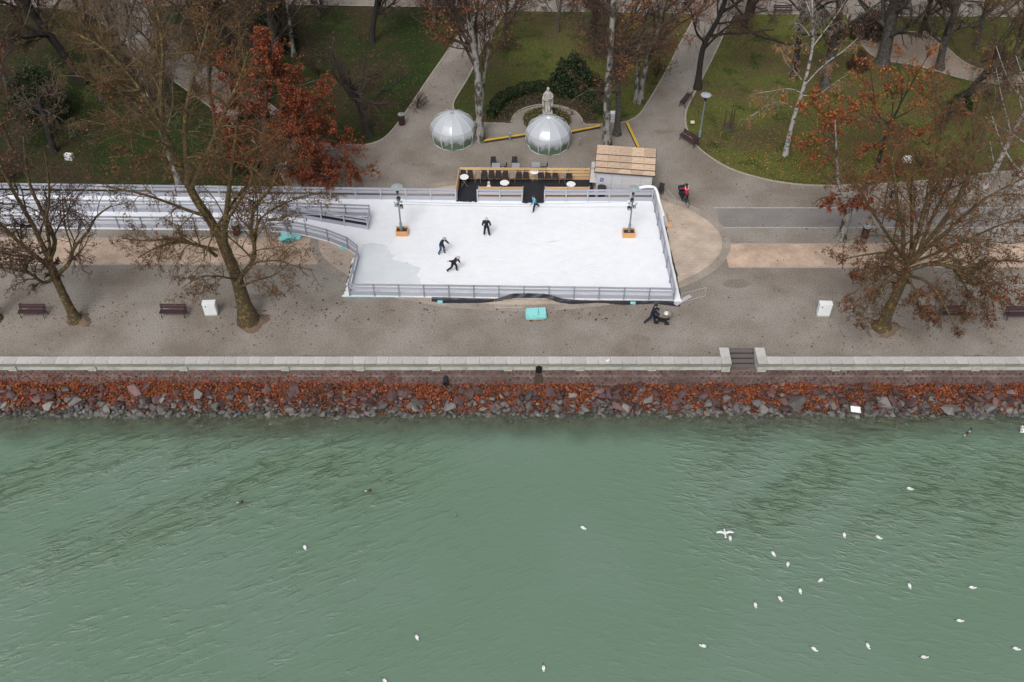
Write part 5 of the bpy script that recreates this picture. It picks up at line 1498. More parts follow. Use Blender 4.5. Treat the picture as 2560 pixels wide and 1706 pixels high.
tree('spreading plane tree with drooping rusty branches on the quay promenade', pl(B3, [(2222, 775), (2240, 738), (2256, 700), (2266, 675)]), .38, .28,
     [lim(B3, [(2256, 686), (2232, 676), (2205, 665), (2175, 683), (2152, 721), (2128, 736)], -2.2, .14), lim(B3, [(2268, 668), (2240, 648), (2226, 629), (2158, 638), (2113, 647)], -.8, .11),
      lim(B3, [(2271, 659), (2253, 629), (2262, 578), (2247, 534), (2241, 483), (2230, 400), (2225, 320)], 1.0, .15), lim(B3, [(2274, 645), (2300, 578), (2306, 534), (2330, 474), (2339, 400), (2360, 310), (2365, 250)], 1.5, .15),
      lim(B3, [(2280, 650), (2351, 564), (2396, 498), (2430, 410), (2470, 310), (2490, 250)], .5, .15), lim(B3, [(2278, 655), (2330, 610), (2381, 567), (2455, 498), (2570, 440)], -.8, .14),
      lim(B3, [(2270, 676), (2318, 659), (2372, 662), (2390, 677), (2425, 665), (2485, 650), (2570, 655)], -1.8, .15), lim(B3, [(2385, 675), (2410, 712), (2428, 742), (2430, 790)], -3.0, .08),
      lim(B3, [(2385, 675), (2440, 690), (2475, 725), (2485, 780)], -2.6, .08), lim(B3, [(2300, 664), (2400, 640), (2470, 690), (2530, 740)], -2.0, .09), lim(B3, [(2275, 690), (2324, 703), (2366, 769), (2390, 830)], -3.6, .10), lim(B3, [(2262, 690), (2220, 700), (2170, 760), (2150, 800)], -3.0, .09), lim(B3, [(2268, 690), (2290, 730), (2300, 770), (2330, 800)], -3.2, .08), lim(B3, [(2272, 665), (2200, 560), (2150, 480), (2120, 400)], 2.5, .12), lim(B3, [(2300, 620), (2340, 520), (2400, 420), (2420, 330)], 3.0, .11), lim(B3, [(2276, 650), (2280, 560), (2275, 470), (2290, 370)], 3.5, .11),
      lim(B3, [(2276, 660), (2420, 600), (2500, 560), (2590, 540)], 2.5, .11)],
     seed=13, lv=PLANE_LV, leaves=((11000, .115, 'leaf_brown', 0), (7000, .11, 'leaf_dark', 0), (8000, .12, 'leaf_rust', 1)), crown='bark_twig_olive', name='plane_tree', group='plane trees along the promenade', flare=1.9)
BA = (-18, 800)
tree('plane tree trunk foot cut off at the edge beside the first bench', pl(BA, [(-60, 720), (-95, 650)]), .42, .28, [lim(BA, [(-90, 660), (-60, 600), (-30, 540), (-15, 470)], -.5, .14), lim(BA, [(-85, 670), (-30, 650), (10, 640)], -2, .1)], seed=14, lv=PLANE_LV, leaves=((500, .16, 'leaf_brown', 1),), name='plane_tree', group='plane trees along the promenade')

# --- small young planes and birches on the east side
B4 = (2103, 596)
tree('young black and white mottled plane with rusty leaves by the bicycle lane', pl(B4, [(2113, 560), (2122, 525), (2128, 500)]), .34, .22,
     [lim(B4, [(2127, 503), (2108, 490), (2097, 470), (2094, 430), (2090, 360), (2088, 300)], .8, .14), lim(B4, [(2128, 500), (2150, 480), (2180, 450), (2220, 400)], .2, .12), lim(B4, [(2128, 505), (2150, 515), (2180, 505)], -1.0, .09), lim(B4, [(2118, 500), (2090, 500), (2065, 515)], -1.2, .08)],
     seed=21, lv=((8, .1, 1, (30, 65), .42, 6, .22, .0, .5), (6, .15, 1, (30, 65), .55, 5, .28, -.02, .55), (4, .15, 1, (30, 65), .6, 4, .28, -.03, .6)), bark='bark_plane', leaves=((3600, .12, 'leaf_rust', 0), (3000, .12, 'leaf_copper', 1)), name='plane_tree', group='mottled planes', flare=1.25)
B17 = (1963, 389)
BIRCH_LV = ((7, .15, 1, (25, 55), .45, 7, .18, -.04, .5), (6, .15, 1, (25, 60), .55, 6, .18, -.22, .5), (4, .1, 1, (15, 45), .8, 6, .12, -.38, .6))
tree('white barked birch with pale bare top and yellow hanging twigs', pl(B17, [(1975, 330), (1990, 275), (2009, 223), (2022, 165), (2033, 119), (2032, 50), (2030, -20)]), .21, .05,
     [lim(B17, [(2010, 215), (2060, 160), (2110, 128), (2145, 95)], -.6, .055), lim(B17, [(2004, 200), (1990, 180), (1965, 160), (1950, 115)], -.5, .04), lim(B17, [(2033, 115), (2060, 80), (2090, 40), (2115, 0)], .5, .05), lim(B17, [(2005, 238), (2040, 243), (2085, 208), (2120, 186)], -1.2, .035),
      lim(B17, [(2002, 232), (1975, 220), (1930, 228), (1885, 235)], -1.2, .035), lim(B17, [(2030, 100), (2005, 60), (1985, 58)], -.5, .05), lim(B17, [(2032, 50), (2018, 10), (2000, -30)], .5, .05), lim(B17, [(1990, 275), (1950, 250), (1915, 265), (1880, 290)], -1.8, .05)],
     seed=22, lv=BIRCH_LV, bark='bark_birch', crown='birch_twig', leaves=((2600, .10, 'leaf_yellow', 2), (1500, .10, 'leaf_copper', 2)), name='birch', group='white birches', flare=1.3, rmin=.009)
for (bx, by), pts, lab, sd in (((2449, 648), [(2470, 605), (2515, 525), (2560, 440), (2610, 350)], 'leaning white birch rooted in the brick strip beyond the plane', 23), ((2462, 470), [(2490, 420), (2530, 340), (2570, 265), (2600, 190)], 'white birch on the lawn leaning out of the picture', 24), ((2528, 488), [(2550, 440), (2580, 370), (2620, 290)], 'white birch foot at the picture edge beside the other birch', 25)):
    b = (bx, by)
    tree(lab, pl(b, pts), .24, .08, [lim(b, [pts[1], (pts[1][0] - 25, pts[1][1] - 90), (pts[1][0] - 40, pts[1][1] - 170)], .5, .07), lim(b, [pts[2], (pts[2][0] - 50, pts[2][1] - 60), (pts[2][0] - 80, pts[2][1] - 150)], -.5, .07), lim(b, [pts[1], (pts[1][0] - 70, pts[1][1] - 50)], -1, .05)],
         seed=sd, lv=BIRCH_LV, bark='bark_birch', crown='bark_twig_pale', leaves=((350, .13, 'leaf_copper', 0),), name='birch', group='white birches', flare=1.2)
B18 = (2192, 420)
tree('small orange leaved maple on the lawn above the white speckled block', pl(B18, [(2205, 370), (2222, 320), (2229, 300)]), .17, .11,
     [lim(B18, [(2229, 302), (2262, 240), (2290, 190), (2320, 140)], .3, .07), lim(B18, [(2228, 305), (2255, 260), (2255, 200), (2240, 150)], -.3, .06), lim(B18, [(2225, 310), (2190, 290), (2185, 240), (2175, 170)], 0, .06), lim(B18, [(2231, 300), (2290, 270), (2345, 210)], -.8, .06), lim(B18, [(2226, 312), (2170, 300), (2120, 260)], -1, .05), lim(B18, [(2228, 303), (2235, 250), (2215, 190)], .8, .05), lim(B18, [(2215, 340), (2180, 370), (2150, 380)], -.8, .04), lim(B18, [(2218, 340), (2270, 340), (2320, 330)], -1.0, .04)],
     seed=26, lv=((7, .2, 1, (28, 55), .42, 6, .2, .04, .5), (5, .15, 1, (28, 60), .55, 5, .25, 0, .55), (4, .15, 1, (25, 60), .6, 4, .25, 0, .6)), bark='bark_dark', leaves=((3600, .15, 'leaf_copper', 1), (2600, .15, 'leaf_orange', 0), (350, .15, 'leaf_yellow', 1)), name='maple', group='orange maples', flare=1.3)
BX = (2088, 452)
tree('thin orange maple sapling between the birch and the young plane', pl(BX, [(2094, 400), (2090, 370), (2078, 320), (2072, 270)]), .09, .05,
     [lim(BX, [(2090, 372), (2060, 340), (2030, 300), (2010, 260)], -.5, .04), lim(BX, [(2085, 345), (2110, 310), (2130, 270)], -.5, .04), lim(BX, [(2076, 310), (2050, 260), (2040, 230)], .3, .04), lim(BX, [(2092, 385), (2050, 385), (2010, 350)], -1, .03)],
     seed=27, lv=((7, .2, 1, (28, 55), .45, 5, .2, .0, .5), (5, .15, 1, (28, 60), .55, 5, .25, -.05, .55), (4, .15, 1, (25, 60), .6, 4, .25, 0, .6)), bark='bark_grey', leaves=((2800, .15, 'leaf_orange', 0), (1600, .15, 'leaf_copper', 1), (120, .18, 'leaf_yellow', 0)), name='maple', group='orange maples', flare=1.2)
# --- the red tree
B5 = (668, 438)
RED_LV = ((10, .15, 1, (30, 62), .42, 6, .2, .0, .5), (8, .15, 1, (30, 65), .55, 5, .25, -.04, .55), (6, .15, 1, (30, 65), .62, 3, .25, -.03, .6))
tree('dense red leaved tree with a ragged crown beside the skating lane', pl(B5, [(664, 380), (660, 320), (664, 250), (668, 180), (676, 120)]), .32, .08,
     [lim(B5, [(665, 400), (700, 350), (750, 300), (800, 260)], .2, .10), lim(B5, [(666, 410), (720, 380), (790, 370), (850, 385), (905, 420)], -1.8, .10), lim(B5, [(664, 390), (630, 340), (610, 290), (600, 240)], .8, .09), lim(B5, [(662, 330), (700, 270), (740, 220), (790, 200)], .6, .09),
      lim(B5, [(664, 260), (690, 210), (690, 150), (680, 100)], .2, .08), lim(B5, [(664, 300), (640, 250), (640, 180), (650, 130)], -.6, .07), lim(B5, [(667, 420), (720, 410), (780, 430), (830, 445)], -2.6, .08), lim(B5, [(666, 415), (620, 390), (590, 370), (570, 350)], -1.2, .07), lim(B5, [(665, 380), (710, 310), (780, 310), (850, 330)], 1.6, .09), lim(B5, [(662, 340), (720, 330), (770, 280)], -1.5, .08), lim(B5, [(664, 250), (710, 230), (750, 240)], -1, .06), lim(B5, [(666, 410), (690, 380), (730, 350), (760, 340)], -3, .07), lim(B5, [(665, 390), (610, 370), (575, 330), (560, 270)], -.6, .08), lim(B5, [(664, 320), (610, 260), (580, 210), (565, 160)], .6, .07), lim(B5, [(666, 420), (740, 415), (810, 405), (860, 410)], -1.0, .08), lim(B5, [(664, 350), (740, 350), (800, 345), (840, 355)], -.5, .08), lim(B5, [(665, 400), (710, 395), (760, 400), (790, 415)], -3.4, .07)],
     seed=31, lv=RED_LV, bark='bark_grey', leaves=((26000, .135, 'leaf_rust', 0), (14000, .13, 'leaf_litter_rust', 0), (16000, .13, 'leaf_orange', 1)), name='red_oak', group='red leaved trees', flare=1.5)

# --- trees standing around the park, each with its own trunk
GEN = ((9, .12, 1, (25, 60), .45, 6, .2, .02, .5), (7, .15, 1, (28, 65), .55, 4, .26, 0, .55), (6, .15, 1, (25, 65), .62, 3, .28, -.02, .6))
DROOP = ((8, .15, 1, (30, 70), .42, 7, .3, -.02, .5), (6, .15, 1, (30, 70), .55, 6, .32, -.03, .55), (4, .15, 1, (30, 70), .6, 5, .32, -.02, .6))
park = [
 # label, base, trunk points, r0, r1, auto, lv, bark, crown, leaves
 ('white barked tall tree just behind the long lane fence', (452, 470), [(428, 400), (405, 330), (385, 270), (352, 190), (325, 120), (300, 50)], .26, .07, dict(n=12, t0=.25, len=6.5, ang=(20, 45), up=.08), GEN, 'bark_plane', 'bark_twig_pale', ((1400, .12, 'leaf_brown', 1),)),
 ('contorted tree with twisting pale branches before the dark thicket', (135, 380), [(122, 330), (108, 285), (95, 255)], .28, .18, dict(n=9, t0=.6, len=4.5, ang=(30, 80), up=.03, wob=.35), DROOP, 'bark_dark', 'bark_twig_pale', ((1000, .12, 'leaf_brown', 1),)),
 ('thick dark slanting trunk on the shaded lawn behind the twisted tree', (208, 205), [(170, 150), (125, 90), (70, 20), (20, -40)], .42, .25, dict(n=9, t0=.4, len=6, ang=(25, 60)), GEN, 'bark_dark', 'bark_twig', ((1200, .12, 'leaf_brown', 1),)),
 ('bare tree with mossy boughs near the diagonal path', (345, 300), [(318, 255), (290, 215), (270, 180), (240, 120), (200, 50)], .24, .1, dict(n=9, t0=.35, len=5, ang=(25, 55)), GEN, 'bark_grey', 'bark_twig_olive', ((1000, .12, 'leaf_brown', 1),)),
 ('first of the dark trunks rising past the top edge over the path', (335, 200), [(315, 150), (290, 90), (262, 30), (235, -40)], .3, .2, dict(n=8, t0=.3, len=6, ang=(20, 50)), GEN, 'bark_dark', 'bark_twig', ((800, .12, 'leaf_brown', 1),)),
 ('slim dark trunk beside the shaded bench on the diagonal path', (402, 215), [(398, 160), (395, 100), (390, 30), (385, -40)], .22, .14, dict(n=8, t0=.3, len=5.5, ang=(20, 50)), GEN, 'bark_dark', 'bark_twig', ((800, .12, 'leaf_brown', 1),)),
 ('bare tree arching over the lawn between lane and path', (540, 330), [(535, 280), (525, 230), (520, 190), (540, 120), (560, 60)], .18, .07, dict(n=9, t0=.3, len=5, ang=(25, 60)), GEN, 'bark_grey', 'bark_twig_olive', ((1400, .12, 'leaf_copper', 1),)),
 ('massive double trunk above the red leaved tree', (640, 118), [(625, 80), (605, 30), (585, -30)], .62, .4, dict(n=10, t0=.2, len=7, ang=(25, 60)), GEN, 'bark_dark', 'bark_twig', ()),
 ('grey trunk against the dark evergreens left of the black tree', (690, 140), [(684, 90), (672, 40), (655, -30)], .32, .2, dict(n=9, t0=.2, len=6, ang=(25, 60)), GEN, 'bark_grey', 'bark_twig', ()),
 ('birch with peeling pale trunk in front of the dark evergreens', (735, 140), [(728, 90), (722, 40), (715, -20)], .2, .12, dict(n=9, t0=.25, len=5, ang=(25, 60), up=0), BIRCH_LV, 'bark_plane', 'bark_twig', ()),
 ('upright black tree standing alone on the far green lawn', (930, 106), [(932, 70), (938, 35), (942, 0), (946, -40)], .28, .16, dict(n=12, t0=.35, len=6, ang=(20, 45), up=.06), GEN, 'bark_dark', 'bark_twig', ((480, .12, 'leaf_brown', 1),)),
 ('gnarled black leaning tree on the corner lawn by the brown bin', (922, 338), [(908, 295), (898, 260), (880, 230), (862, 200)], .3, .16, dict(n=11, t0=.4, len=5.0, ang=(30, 75), up=.02, wob=.28), DROOP, 'bark_dark', 'bark_twig', ((480, .12, 'leaf_brown', 1),)),
 ('tall pale plane tree towering behind the uncapped dome', (1200, 352), [(1199, 300), (1196, 240), (1194, 180), (1190, 140), (1180, 90), (1170, 30), (1165, -30)], .36, .18, dict(n=13, t0=.48, len=7, ang=(25, 65), up=.03), PLANE2_LV, 'bark_plane', 'bark_twig', ((6000, .14, 'leaf_brown', 1), (3500, .15, 'leaf_copper', 1))),
 ('slender pale trunk growing against the tall plane by the dome', (1203, 330), [(1204, 280), (1206, 230), (1212, 170), (1225, 110), (1240, 50)], .17, .08, dict(n=7, t0=.5, len=5, ang=(25, 60)), GEN, 'bark_plane', 'bark_twig', ((1200, .12, 'leaf_brown', 1),)),
 ('tall white mottled trunk rising right behind the hut roof', (1517, 366), [(1516, 310), (1518, 250), (1521, 193), (1527, 130), (1530, 70), (1533, 10), (1536, -40)], .34, .17, dict(n=11, t0=.42, len=6.5, ang=(30, 70), up=.02), PLANE2_LV, 'bark_plane', 'bark_twig', ((5500, .14, 'leaf_brown', 1), (2500, .14, 'leaf_copper', 1))),
 ('dark forked tree beside the speckled crate behind the hut', (1542, 336), [(1545, 290), (1547, 240), (1542, 190), (1536, 140), (1530, 90)], .28, .13, dict(n=9, t0=.4, len=5.5, ang=(30, 65)), GEN, 'bark_grey', 'bark_twig', ((1500, .13, 'leaf_brown', 1),)),
 ('first stem of the birch clump on the lawn tip by the gravel path', (1590, 256), [(1593, 200), (1596, 150), (1600, 90), (1610, 30), (1620, -30)], .2, .1, dict(n=8, t0=.4, len=5, ang=(25, 60), up=.02), GEN, 'bark_plane', 'bark_twig', ((400, .17, 'leaf_rust', 1),)),
 ('second thicker stem of the birch clump beside the gravel path', (1601, 258), [(1606, 205), (1615, 160), (1635, 110), (1650, 60), (1662, 0), (1668, -40)], .24, .14, dict(n=10, t0=.35, len=5.5, ang=(25, 60), up=.02), GEN, 'bark_plane', 'bark_twig', ((2200, .14, 'leaf_rust', 1), (1400, .14, 'leaf_copper', 1))),
 ('dark leaning tree at the gravel path edge over the upper bench', (1744, 222), [(1748, 180), (1753, 140), (1760, 110), (1780, 75), (1798, 45), (1815, 0), (1825, -40)], .30, .14, dict(n=11, t0=.35, len=6, ang=(30, 70), up=.01), PLANE2_LV, 'bark_dark', 'bark_twig', ((1200, .12, 'leaf_brown', 1),)),
 ('dark trunk on the far lawn corner near the road bin', (1860, 70), [(1866, 40), (1874, 5), (1882, -40)], .3, .2, dict(n=8, t0=.2, len=6, ang=(30, 70)), GEN, 'bark_dark', 'bark_twig', ()),
 ('dark hung trunk behind the bare birch top, nearer the road bench', (1985, 190), [(1992, 140), (2000, 80), (2008, 20), (2014, -40)], .28, .18, dict(n=9, t0=.3, len=6, ang=(30, 65), up=0), BIRCH_LV, 'bark_dark', 'bark_twig', ((1000, .12, 'leaf_copper', 1),)),
 ('stout brown trunk just behind the bare birch top', (2062, 216), [(2072, 160), (2085, 100), (2098, 40), (2108, -30)], .4, .26, dict(n=9, t0=.3, len=6, ang=(30, 65), up=0), BIRCH_LV, 'bark_grey', 'bark_twig', ((1200, .12, 'leaf_copper', 1),)),
 ('thickest grey trunk beside the sandy path crossing', (2205, 160), [(2216, 110), (2228, 50), (2245, -10), (2255, -50)], .58, .4, dict(n=9, t0=.25, len=6.5, ang=(30, 65)), GEN, 'bark_grey', 'bark_twig', ()),
 ('slim dark tree alone on the sandy path crossing', (2298, 90), [(2312, 50), (2325, 10), (2340, -40)], .22, .14, dict(n=8, t0=.3, len=5, ang=(30, 65)), GEN, 'bark_dark', 'bark_twig', ()),
 ('grey trunk curving up from the far sandy path edge', (2348, 172), [(2355, 130), (2366, 85), (2385, 40), (2405, -20)], .36, .22, dict(n=9, t0=.3, len=6, ang=(30, 65)), GEN, 'bark_grey', 'bark_twig', ((600, .12, 'leaf_brown', 1),)),
 ('dark crooked tree bending over the east lawn toward the birches', (2352, 322), [(2368, 285), (2392, 255), (2425, 225), (2445, 200), (2475, 165), (2500, 120)], .3, .12, dict(n=10, t0=.4, len=5, ang=(30, 75), up=.04, wob=.2), GEN, 'bark_dark', 'bark_twig', ((800, .12, 'leaf_brown', 1),)),
 ('bare olive twigged tree in the far east corner', (2500, 260), [(2520, 190), (2545, 110), (2570, 30)], .26, .12, dict(n=12, t0=.2, len=6, ang=(25, 60)), GEN, 'bark_grey', 'bark_twig_olive', ((1600, .12, 'leaf_copper', 1),)),
 ('brown fine twigged tree on the centre lawn near the far road', (1260, 110), [(1262, 70), (1266, 30), (1268, -20)], .18, .1, dict(n=9, t0=.2, len=5, ang=(25, 60)), GEN, 'bark_grey', 'bark_twig', ((1200, .13, 'leaf_brown', 1), (1000, .13, 'leaf_copper', 1))),
 ('brown bushy tree on the centre lawn between the two tall planes', (1480, 110), [(1485, 75), (1492, 35), (1498, -10)], .2, .1, dict(n=10, t0=.2, len=5, ang=(25, 65)), GEN, 'bark_grey', 'bark_twig', ((1200, .13, 'leaf_rust', 1), (1200, .13, 'leaf_brown', 1))),
 ('slender bare tree on the centre lawn by the far road edge', (1395, 80), [(1398, 45), (1402, 5), (1405, -30)], .14, .08, dict(n=9, t0=.15, len=4.2, ang=(25, 60)), GEN, 'bark_grey', 'bark_twig', ((800, .12, 'leaf_brown', 1),)),
 ('bare brown tree cut by the west edge of the upper lawn', (30, 250), [(10, 190), (-10, 130), (-30, 60)], .26, .12, dict(n=11, t0=.2, len=6, ang=(25, 60)), GEN, 'bark_grey', 'bark_twig', ((2000, .12, 'leaf_brown', 1),)),
 ('mossy bare tree at the west edge beside the dark thicket', (40, 400), [(20, 350), (0, 300), (-20, 240)], .2, .1, dict(n=9, t0=.3, len=4.5, ang=(25, 60)), GEN, 'bark_moss', 'bark_twig', ((500, .15, 'leaf_rust', 1),)),
 ('bare olive tree on the shaded lawn inside the great plane crown', (255, 250), [(240, 200), (222, 140), (205, 80), (190, 20)], .2, .09, dict(n=13, t0=.2, len=6, ang=(20, 50), up=.05), GEN, 'bark_grey', 'bark_twig_olive', ((900, .12, 'leaf_brown', 1),)),
 ('bare tree on the diagonal path verge above the red tree', (585, 250), [(580, 200), (574, 150), (566, 90), (560, 30)], .2, .09, dict(n=12, t0=.2, len=5.5, ang=(20, 55), up=.04), GEN, 'bark_dark', 'bark_twig', ((1200, .13, 'leaf_copper', 1),)),
 ('bare tree with rusty rags of leaves over the diagonal path', (420, 290), [(412, 240), (405, 190), (400, 130), (396, 70)], .18, .08, dict(n=13, t0=.2, len=5.5, ang=(20, 55), up=.04), GEN, 'bark_grey', 'bark_twig', ((1200, .12, 'leaf_brown', 1),)),
 ('dark bare tree behind the double trunk by the far road', (540, 60), [(536, 20), (532, -30)], .26, .16, dict(n=12, t0=.1, len=6, ang=(25, 65)), GEN, 'bark_dark', 'bark_twig', ()),
 ('bare tree on the far lawn before the road, past the evergreen', (800, 40), [(803, 5), (806, -40)], .2, .12, dict(n=12, t0=.1, len=5, ang=(25, 65)), GEN, 'bark_grey', 'bark_twig', ((300, .12, 'leaf_brown', 1),)),
 ('bare tree at the far end of the dome path', (1085, 55), [(1088, 15), (1092, -30)], .2, .12, dict(n=12, t0=.1, len=5.5, ang=(25, 65)), GEN, 'bark_grey', 'bark_twig', ((900, .13, 'leaf_copper', 1),)),
 ('bare tree on the tip of the far east lawn', (2440, 120), [(2452, 70), (2466, 10), (2480, -50)], .24, .14, dict(n=12, t0=.15, len=6, ang=(25, 65)), GEN, 'bark_grey', 'bark_twig_olive', ((700, .12, 'leaf_brown', 1),)),
 ('dark tree at the top west corner of the park', (110, 90), [(92, 50), (70, 0), (50, -50)], .3, .18, dict(n=10, t0=.2, len=6, ang=(25, 60)), GEN, 'bark_dark', 'bark_twig', ((1200, .12, 'leaf_brown', 1),)),
 ('bare fine twigged tree near the top of the diagonal path', (480, 90), [(474, 50), (466, 0), (460, -40)], .24, .14, dict(n=11, t0=.15, len=6, ang=(25, 60)), GEN, 'bark_grey', 'bark_twig', ((1200, .12, 'leaf_brown', 1),)),
]
for i, (lab, base, pts, r0, r1, auto, lv_, bk, cr, lvs) in enumerate(park):
    tree(lab, pl(base, pts), r0, r1, auto=auto, seed=100 + i, lv=lv_, bark=bk, crown=cr, leaves=lvs, flare=1.45)

# --- shrubs and hedges: leaves spread through the volume round a few stems
def shrub(label, base, rx, ry, rz, n, m, size=.16, name='evergreen_bush', group='evergreen shrubs', seed=0, m2=None, n2=0, hole=.25, stems=True, cat='bush', core='leaf_green'):
    r = np.random.default_rng(500 + seed)
    t = thing(name, label, cat, base, 0, group)
    def pts(n):
        d = r.normal(size=(n, 3)); d /= np.linalg.norm(d, axis=1, keepdims=True); d[:, 2] = np.abs(d[:, 2]) * 1.0 - .25 * r.random(n)
        lump = 1 + .10 * np.sin(d[:, 0] * 6 + seed) * np.sin(d[:, 1] * 5 + 1) + .08 * np.sin(d[:, 2] * 9 + d[:, 0] * 7)
        rad = lump * (1 - hole * r.random(n) ** 1.6)
        p = d * rad[:, None] * np.array([rx, ry, rz]); p[:, 2] += rz * .12; return p[p[:, 2] > .05]
    tag(link('foliage', leaf_mesh('foliage', pts(n), size, m, nrm=1), t), kind='stuff')
    if m2: tag(link('foliage', leaf_mesh('foliage', pts(n2), size, m2, nrm=1), t), kind='stuff')
    mb = MB()
    for k in range(7):
        a = k * .9 + seed; mb.tube([(0, 0, -.02), (rx * .3 * math.cos(a), ry * .3 * math.sin(a), rz * .5), (rx * .6 * math.cos(a), ry * .6 * math.sin(a), rz * .85)], [.06, .045, .02], 5)
    mb.build('stems', 'bark_dark', t)
    return t
shrub('big rounded dark green bush on the lawn behind the statue', G(1430, 228, .03), 1.85, 1.7, 3.1, 7000, 'leaf_green', .17, seed=1, m2='leaf_brown', n2=350)
shrub('lower brown tinged shrub against the big round bush', G(1480, 232, .03), 1.1, 1.0, 1.7, 1800, 'leaf_olive', .16, seed=2, m2='leaf_brown', n2=1200, name='mixed_shrub')
shrub('dark ivy covered thicket behind the twisting pale branches', G(110, 290, .03), 2.3, 1.8, 4.4, 7000, 'leaf_green', .18, seed=3)
shrub('dark red bush beyond the birch near the sandy path', G(2143, 172, .03), 1.0, .9, 1.7, 1500, 'leaf_dark', .14, seed=4, name='red_bush')
shrub('dark purple leafed shrub by the thick trunk at the crossing', G(2165, 95, .03), 1.7, 1.2, 2.6, 2600, 'leaf_dark', .16, seed=5, name='red_bush')
shrub('tall dark evergreen beside the massive double trunk', G(700, 120, .03), 1.8, 1.5, 5.5, 6000, 'leaf_green', .18, seed=6)
shrub('dark evergreen behind the crooked tree on the east lawn', G(2395, 275, .03), 1.0, .9, 1.6, 1500, 'leaf_green', .15, seed=7)
shrub('dark undergrowth bush at the foot of the red leaved tree', G(615, 425, .03), 1.5, .9, 1.3, 2400, 'leaf_green', .15, seed=8, m2='leaf_dark', n2=900)
shrub('small evergreen shrub under the red leaved crown by the path', G(640, 330, .03), 1.6, 1.3, 2.6, 3200, 'leaf_green', .16, seed=9, m2='leaf_rust', n2=500)
def twig_shrub(label, base, h, n, seed, m='bark_twig', lf=()):
    r = np.random.default_rng(900 + seed)
    t = thing('bare_shrub', label, 'shrub', base, 0, 'bare twiggy shrubs')
    P0 = np.zeros((1, 6, 3)); P0[0, :, 2] = np.linspace(0, .5, 6)
    A, AR = grow(r, P0, np.full((1, 6), .04), n, 0, 1, (15, 70), 1, 6, .15, .02, .6, .012, h)
    B_, BR = grow(r, A, AR, 7, .2, 1, (20, 60), .5, 5, .2, 0, .6, .010)
    C_, CR = grow(r, B_, BR, 4, .2, 1, (20, 60), .6, 4, .2, 0, .6, .009)
    V1, F1 = tubes_np(A, AR, 4); V2, F2 = tubes_np(B_, BR, 3); V3, F3 = tubes_np(C_, CR, 3)
    link('stems', arr_mesh('stems', V1, F1, m), t)
    tag(link('twigs', arr_mesh('twigs', np.concatenate([V2, V3]), np.concatenate([F2, F3 + len(V2)]), m), t), kind='stuff')
    if lf:
        k = r.integers(0, len(C_), lf[0]); tag(link('leaves', leaf_mesh('leaves', C_[k, -1] + r.normal(size=(lf[0], 3)) * .05, .14, lf[1], nrm=1), t), kind='stuff')
twig_shrub('small bare reddish shrub at the kerb of the dome path', G(1043, 272, .03), 1.4, 16, 1)
twig_shrub('bare shrub on the centre lawn left of the round bush', G(1270, 130, .03), 1.8, 14, 2, lf=(160, 'leaf_copper'))
twig_shrub('bare brown shrub on the centre lawn above the round bush', G(1490, 150, .03), 2.2, 16, 3, lf=(260, 'leaf_rust'))
twig_shrub('bare shrub beside the gravel path across from the upper bench', G(1640, 195, .03), 2.0, 16, 4, lf=(300, 'leaf_brown'))
twig_shrub('bare thicket on the shaded lawn behind the gnarled tree', G(800, 190, .03), 2.0, 18, 5)
twig_shrub('leafy brown shrub at the west end of the long lane fence', G(30, 445, .03), 1.6, 16, 6, lf=(350, 'leaf_rust'))
twig_shrub('low brown shrub under the small orange maple', G(2300, 430, .03), 1.6, 16, 7, lf=(400, 'leaf_copper'))
twig_shrub('low rusty shrub beside the white speckled block', G(2225, 440, .03), 1.3, 16, 8, lf=(400, 'leaf_rust'))
# staked sapling
sp_ = G(1822, 318, .03)
t = thing('staked_sapling', 'thin bare sapling tied to three stakes on the lawn past the lamp', 'tree', sp_, 0, 'trees of the park')
MB().tube([(0, 0, 0), (.05, 0, 1.6), (.02, .05, 2.6)], [.03, .022, .012], 5).build('trunk', 'bark_dark', t)
for k in range(3):
    a = k * 2.09 + .6; MB().tube([(.42 * math.cos(a), .42 * math.sin(a), 0), (.40 * math.cos(a), .40 * math.sin(a), 1.5)], .03, 5).build('stake', 'bark_dark', t)
MB().lathe([(.0, .0), (.55, .01), (.5, .05), (.1, .08)], 12).build('mulch', 'soil', t)
# hedge round the flower bed, flower bed, statue planting
bc = G(1367, 306)
def arc_hedge(label, a0, a1, rx, ry, w, h, n, m, seed, name='hedge'):
    r = np.random.default_rng(700 + seed)
    t = thing(name, label, 'hedge', bc, 0, 'clipped hedges')
    a = r.uniform(a0, a1, n); q = r.uniform(-1, 1, n); z = r.uniform(0, 1, n)
    edge = r.random(n) < .5
    z = np.where(edge, 1 - .15 * r.random(n), z); q = np.where(edge, q, np.sign(q) * (1 - .15 * r.random(n)))
    P = np.stack([(rx + q * w / 2) * np.cos(a), (ry + q * w / 2 * ry / rx) * np.sin(a), .05 + z * h * (1 + .08 * np.sin(a * 23))], 1)
    tag(link('foliage', leaf_mesh('foliage', P, .14, m, nrm=1), t), kind='stuff')
    tag(link('foliage', leaf_mesh('foliage', P[: n // 6] + [0, 0, .02], .14, 'leaf_olive', nrm=1), t), kind='stuff')
    mb = MB(); aa = np.linspace(a0, a1, 24)
    mb.tube([(rx * math.cos(q), ry * math.sin(q), h * .4) for q in aa], h * .32, 6); mb.build('branchwork', 'leaf_green', t)
    return t
arc_hedge('dark clipped hedge curving round the flower bed behind the statue', R(12), R(176), 4.6, 4.7, .95, .85, 6000, 'leaf_green', 1)
soil_o = [(bc.x + 4.2 * math.cos(a), bc.y + 4.3 * math.sin(a)) for a in np.linspace(R(-2), R(182), 40)]
soil_i = [(bc.x + 2.95 * math.cos(a), bc.y + 2.6 * math.sin(a)) for a in np.linspace(R(182), R(-2), 40)]
sheet('flower_bed', soil_o + soil_i, .075, 'soil', z0=0)
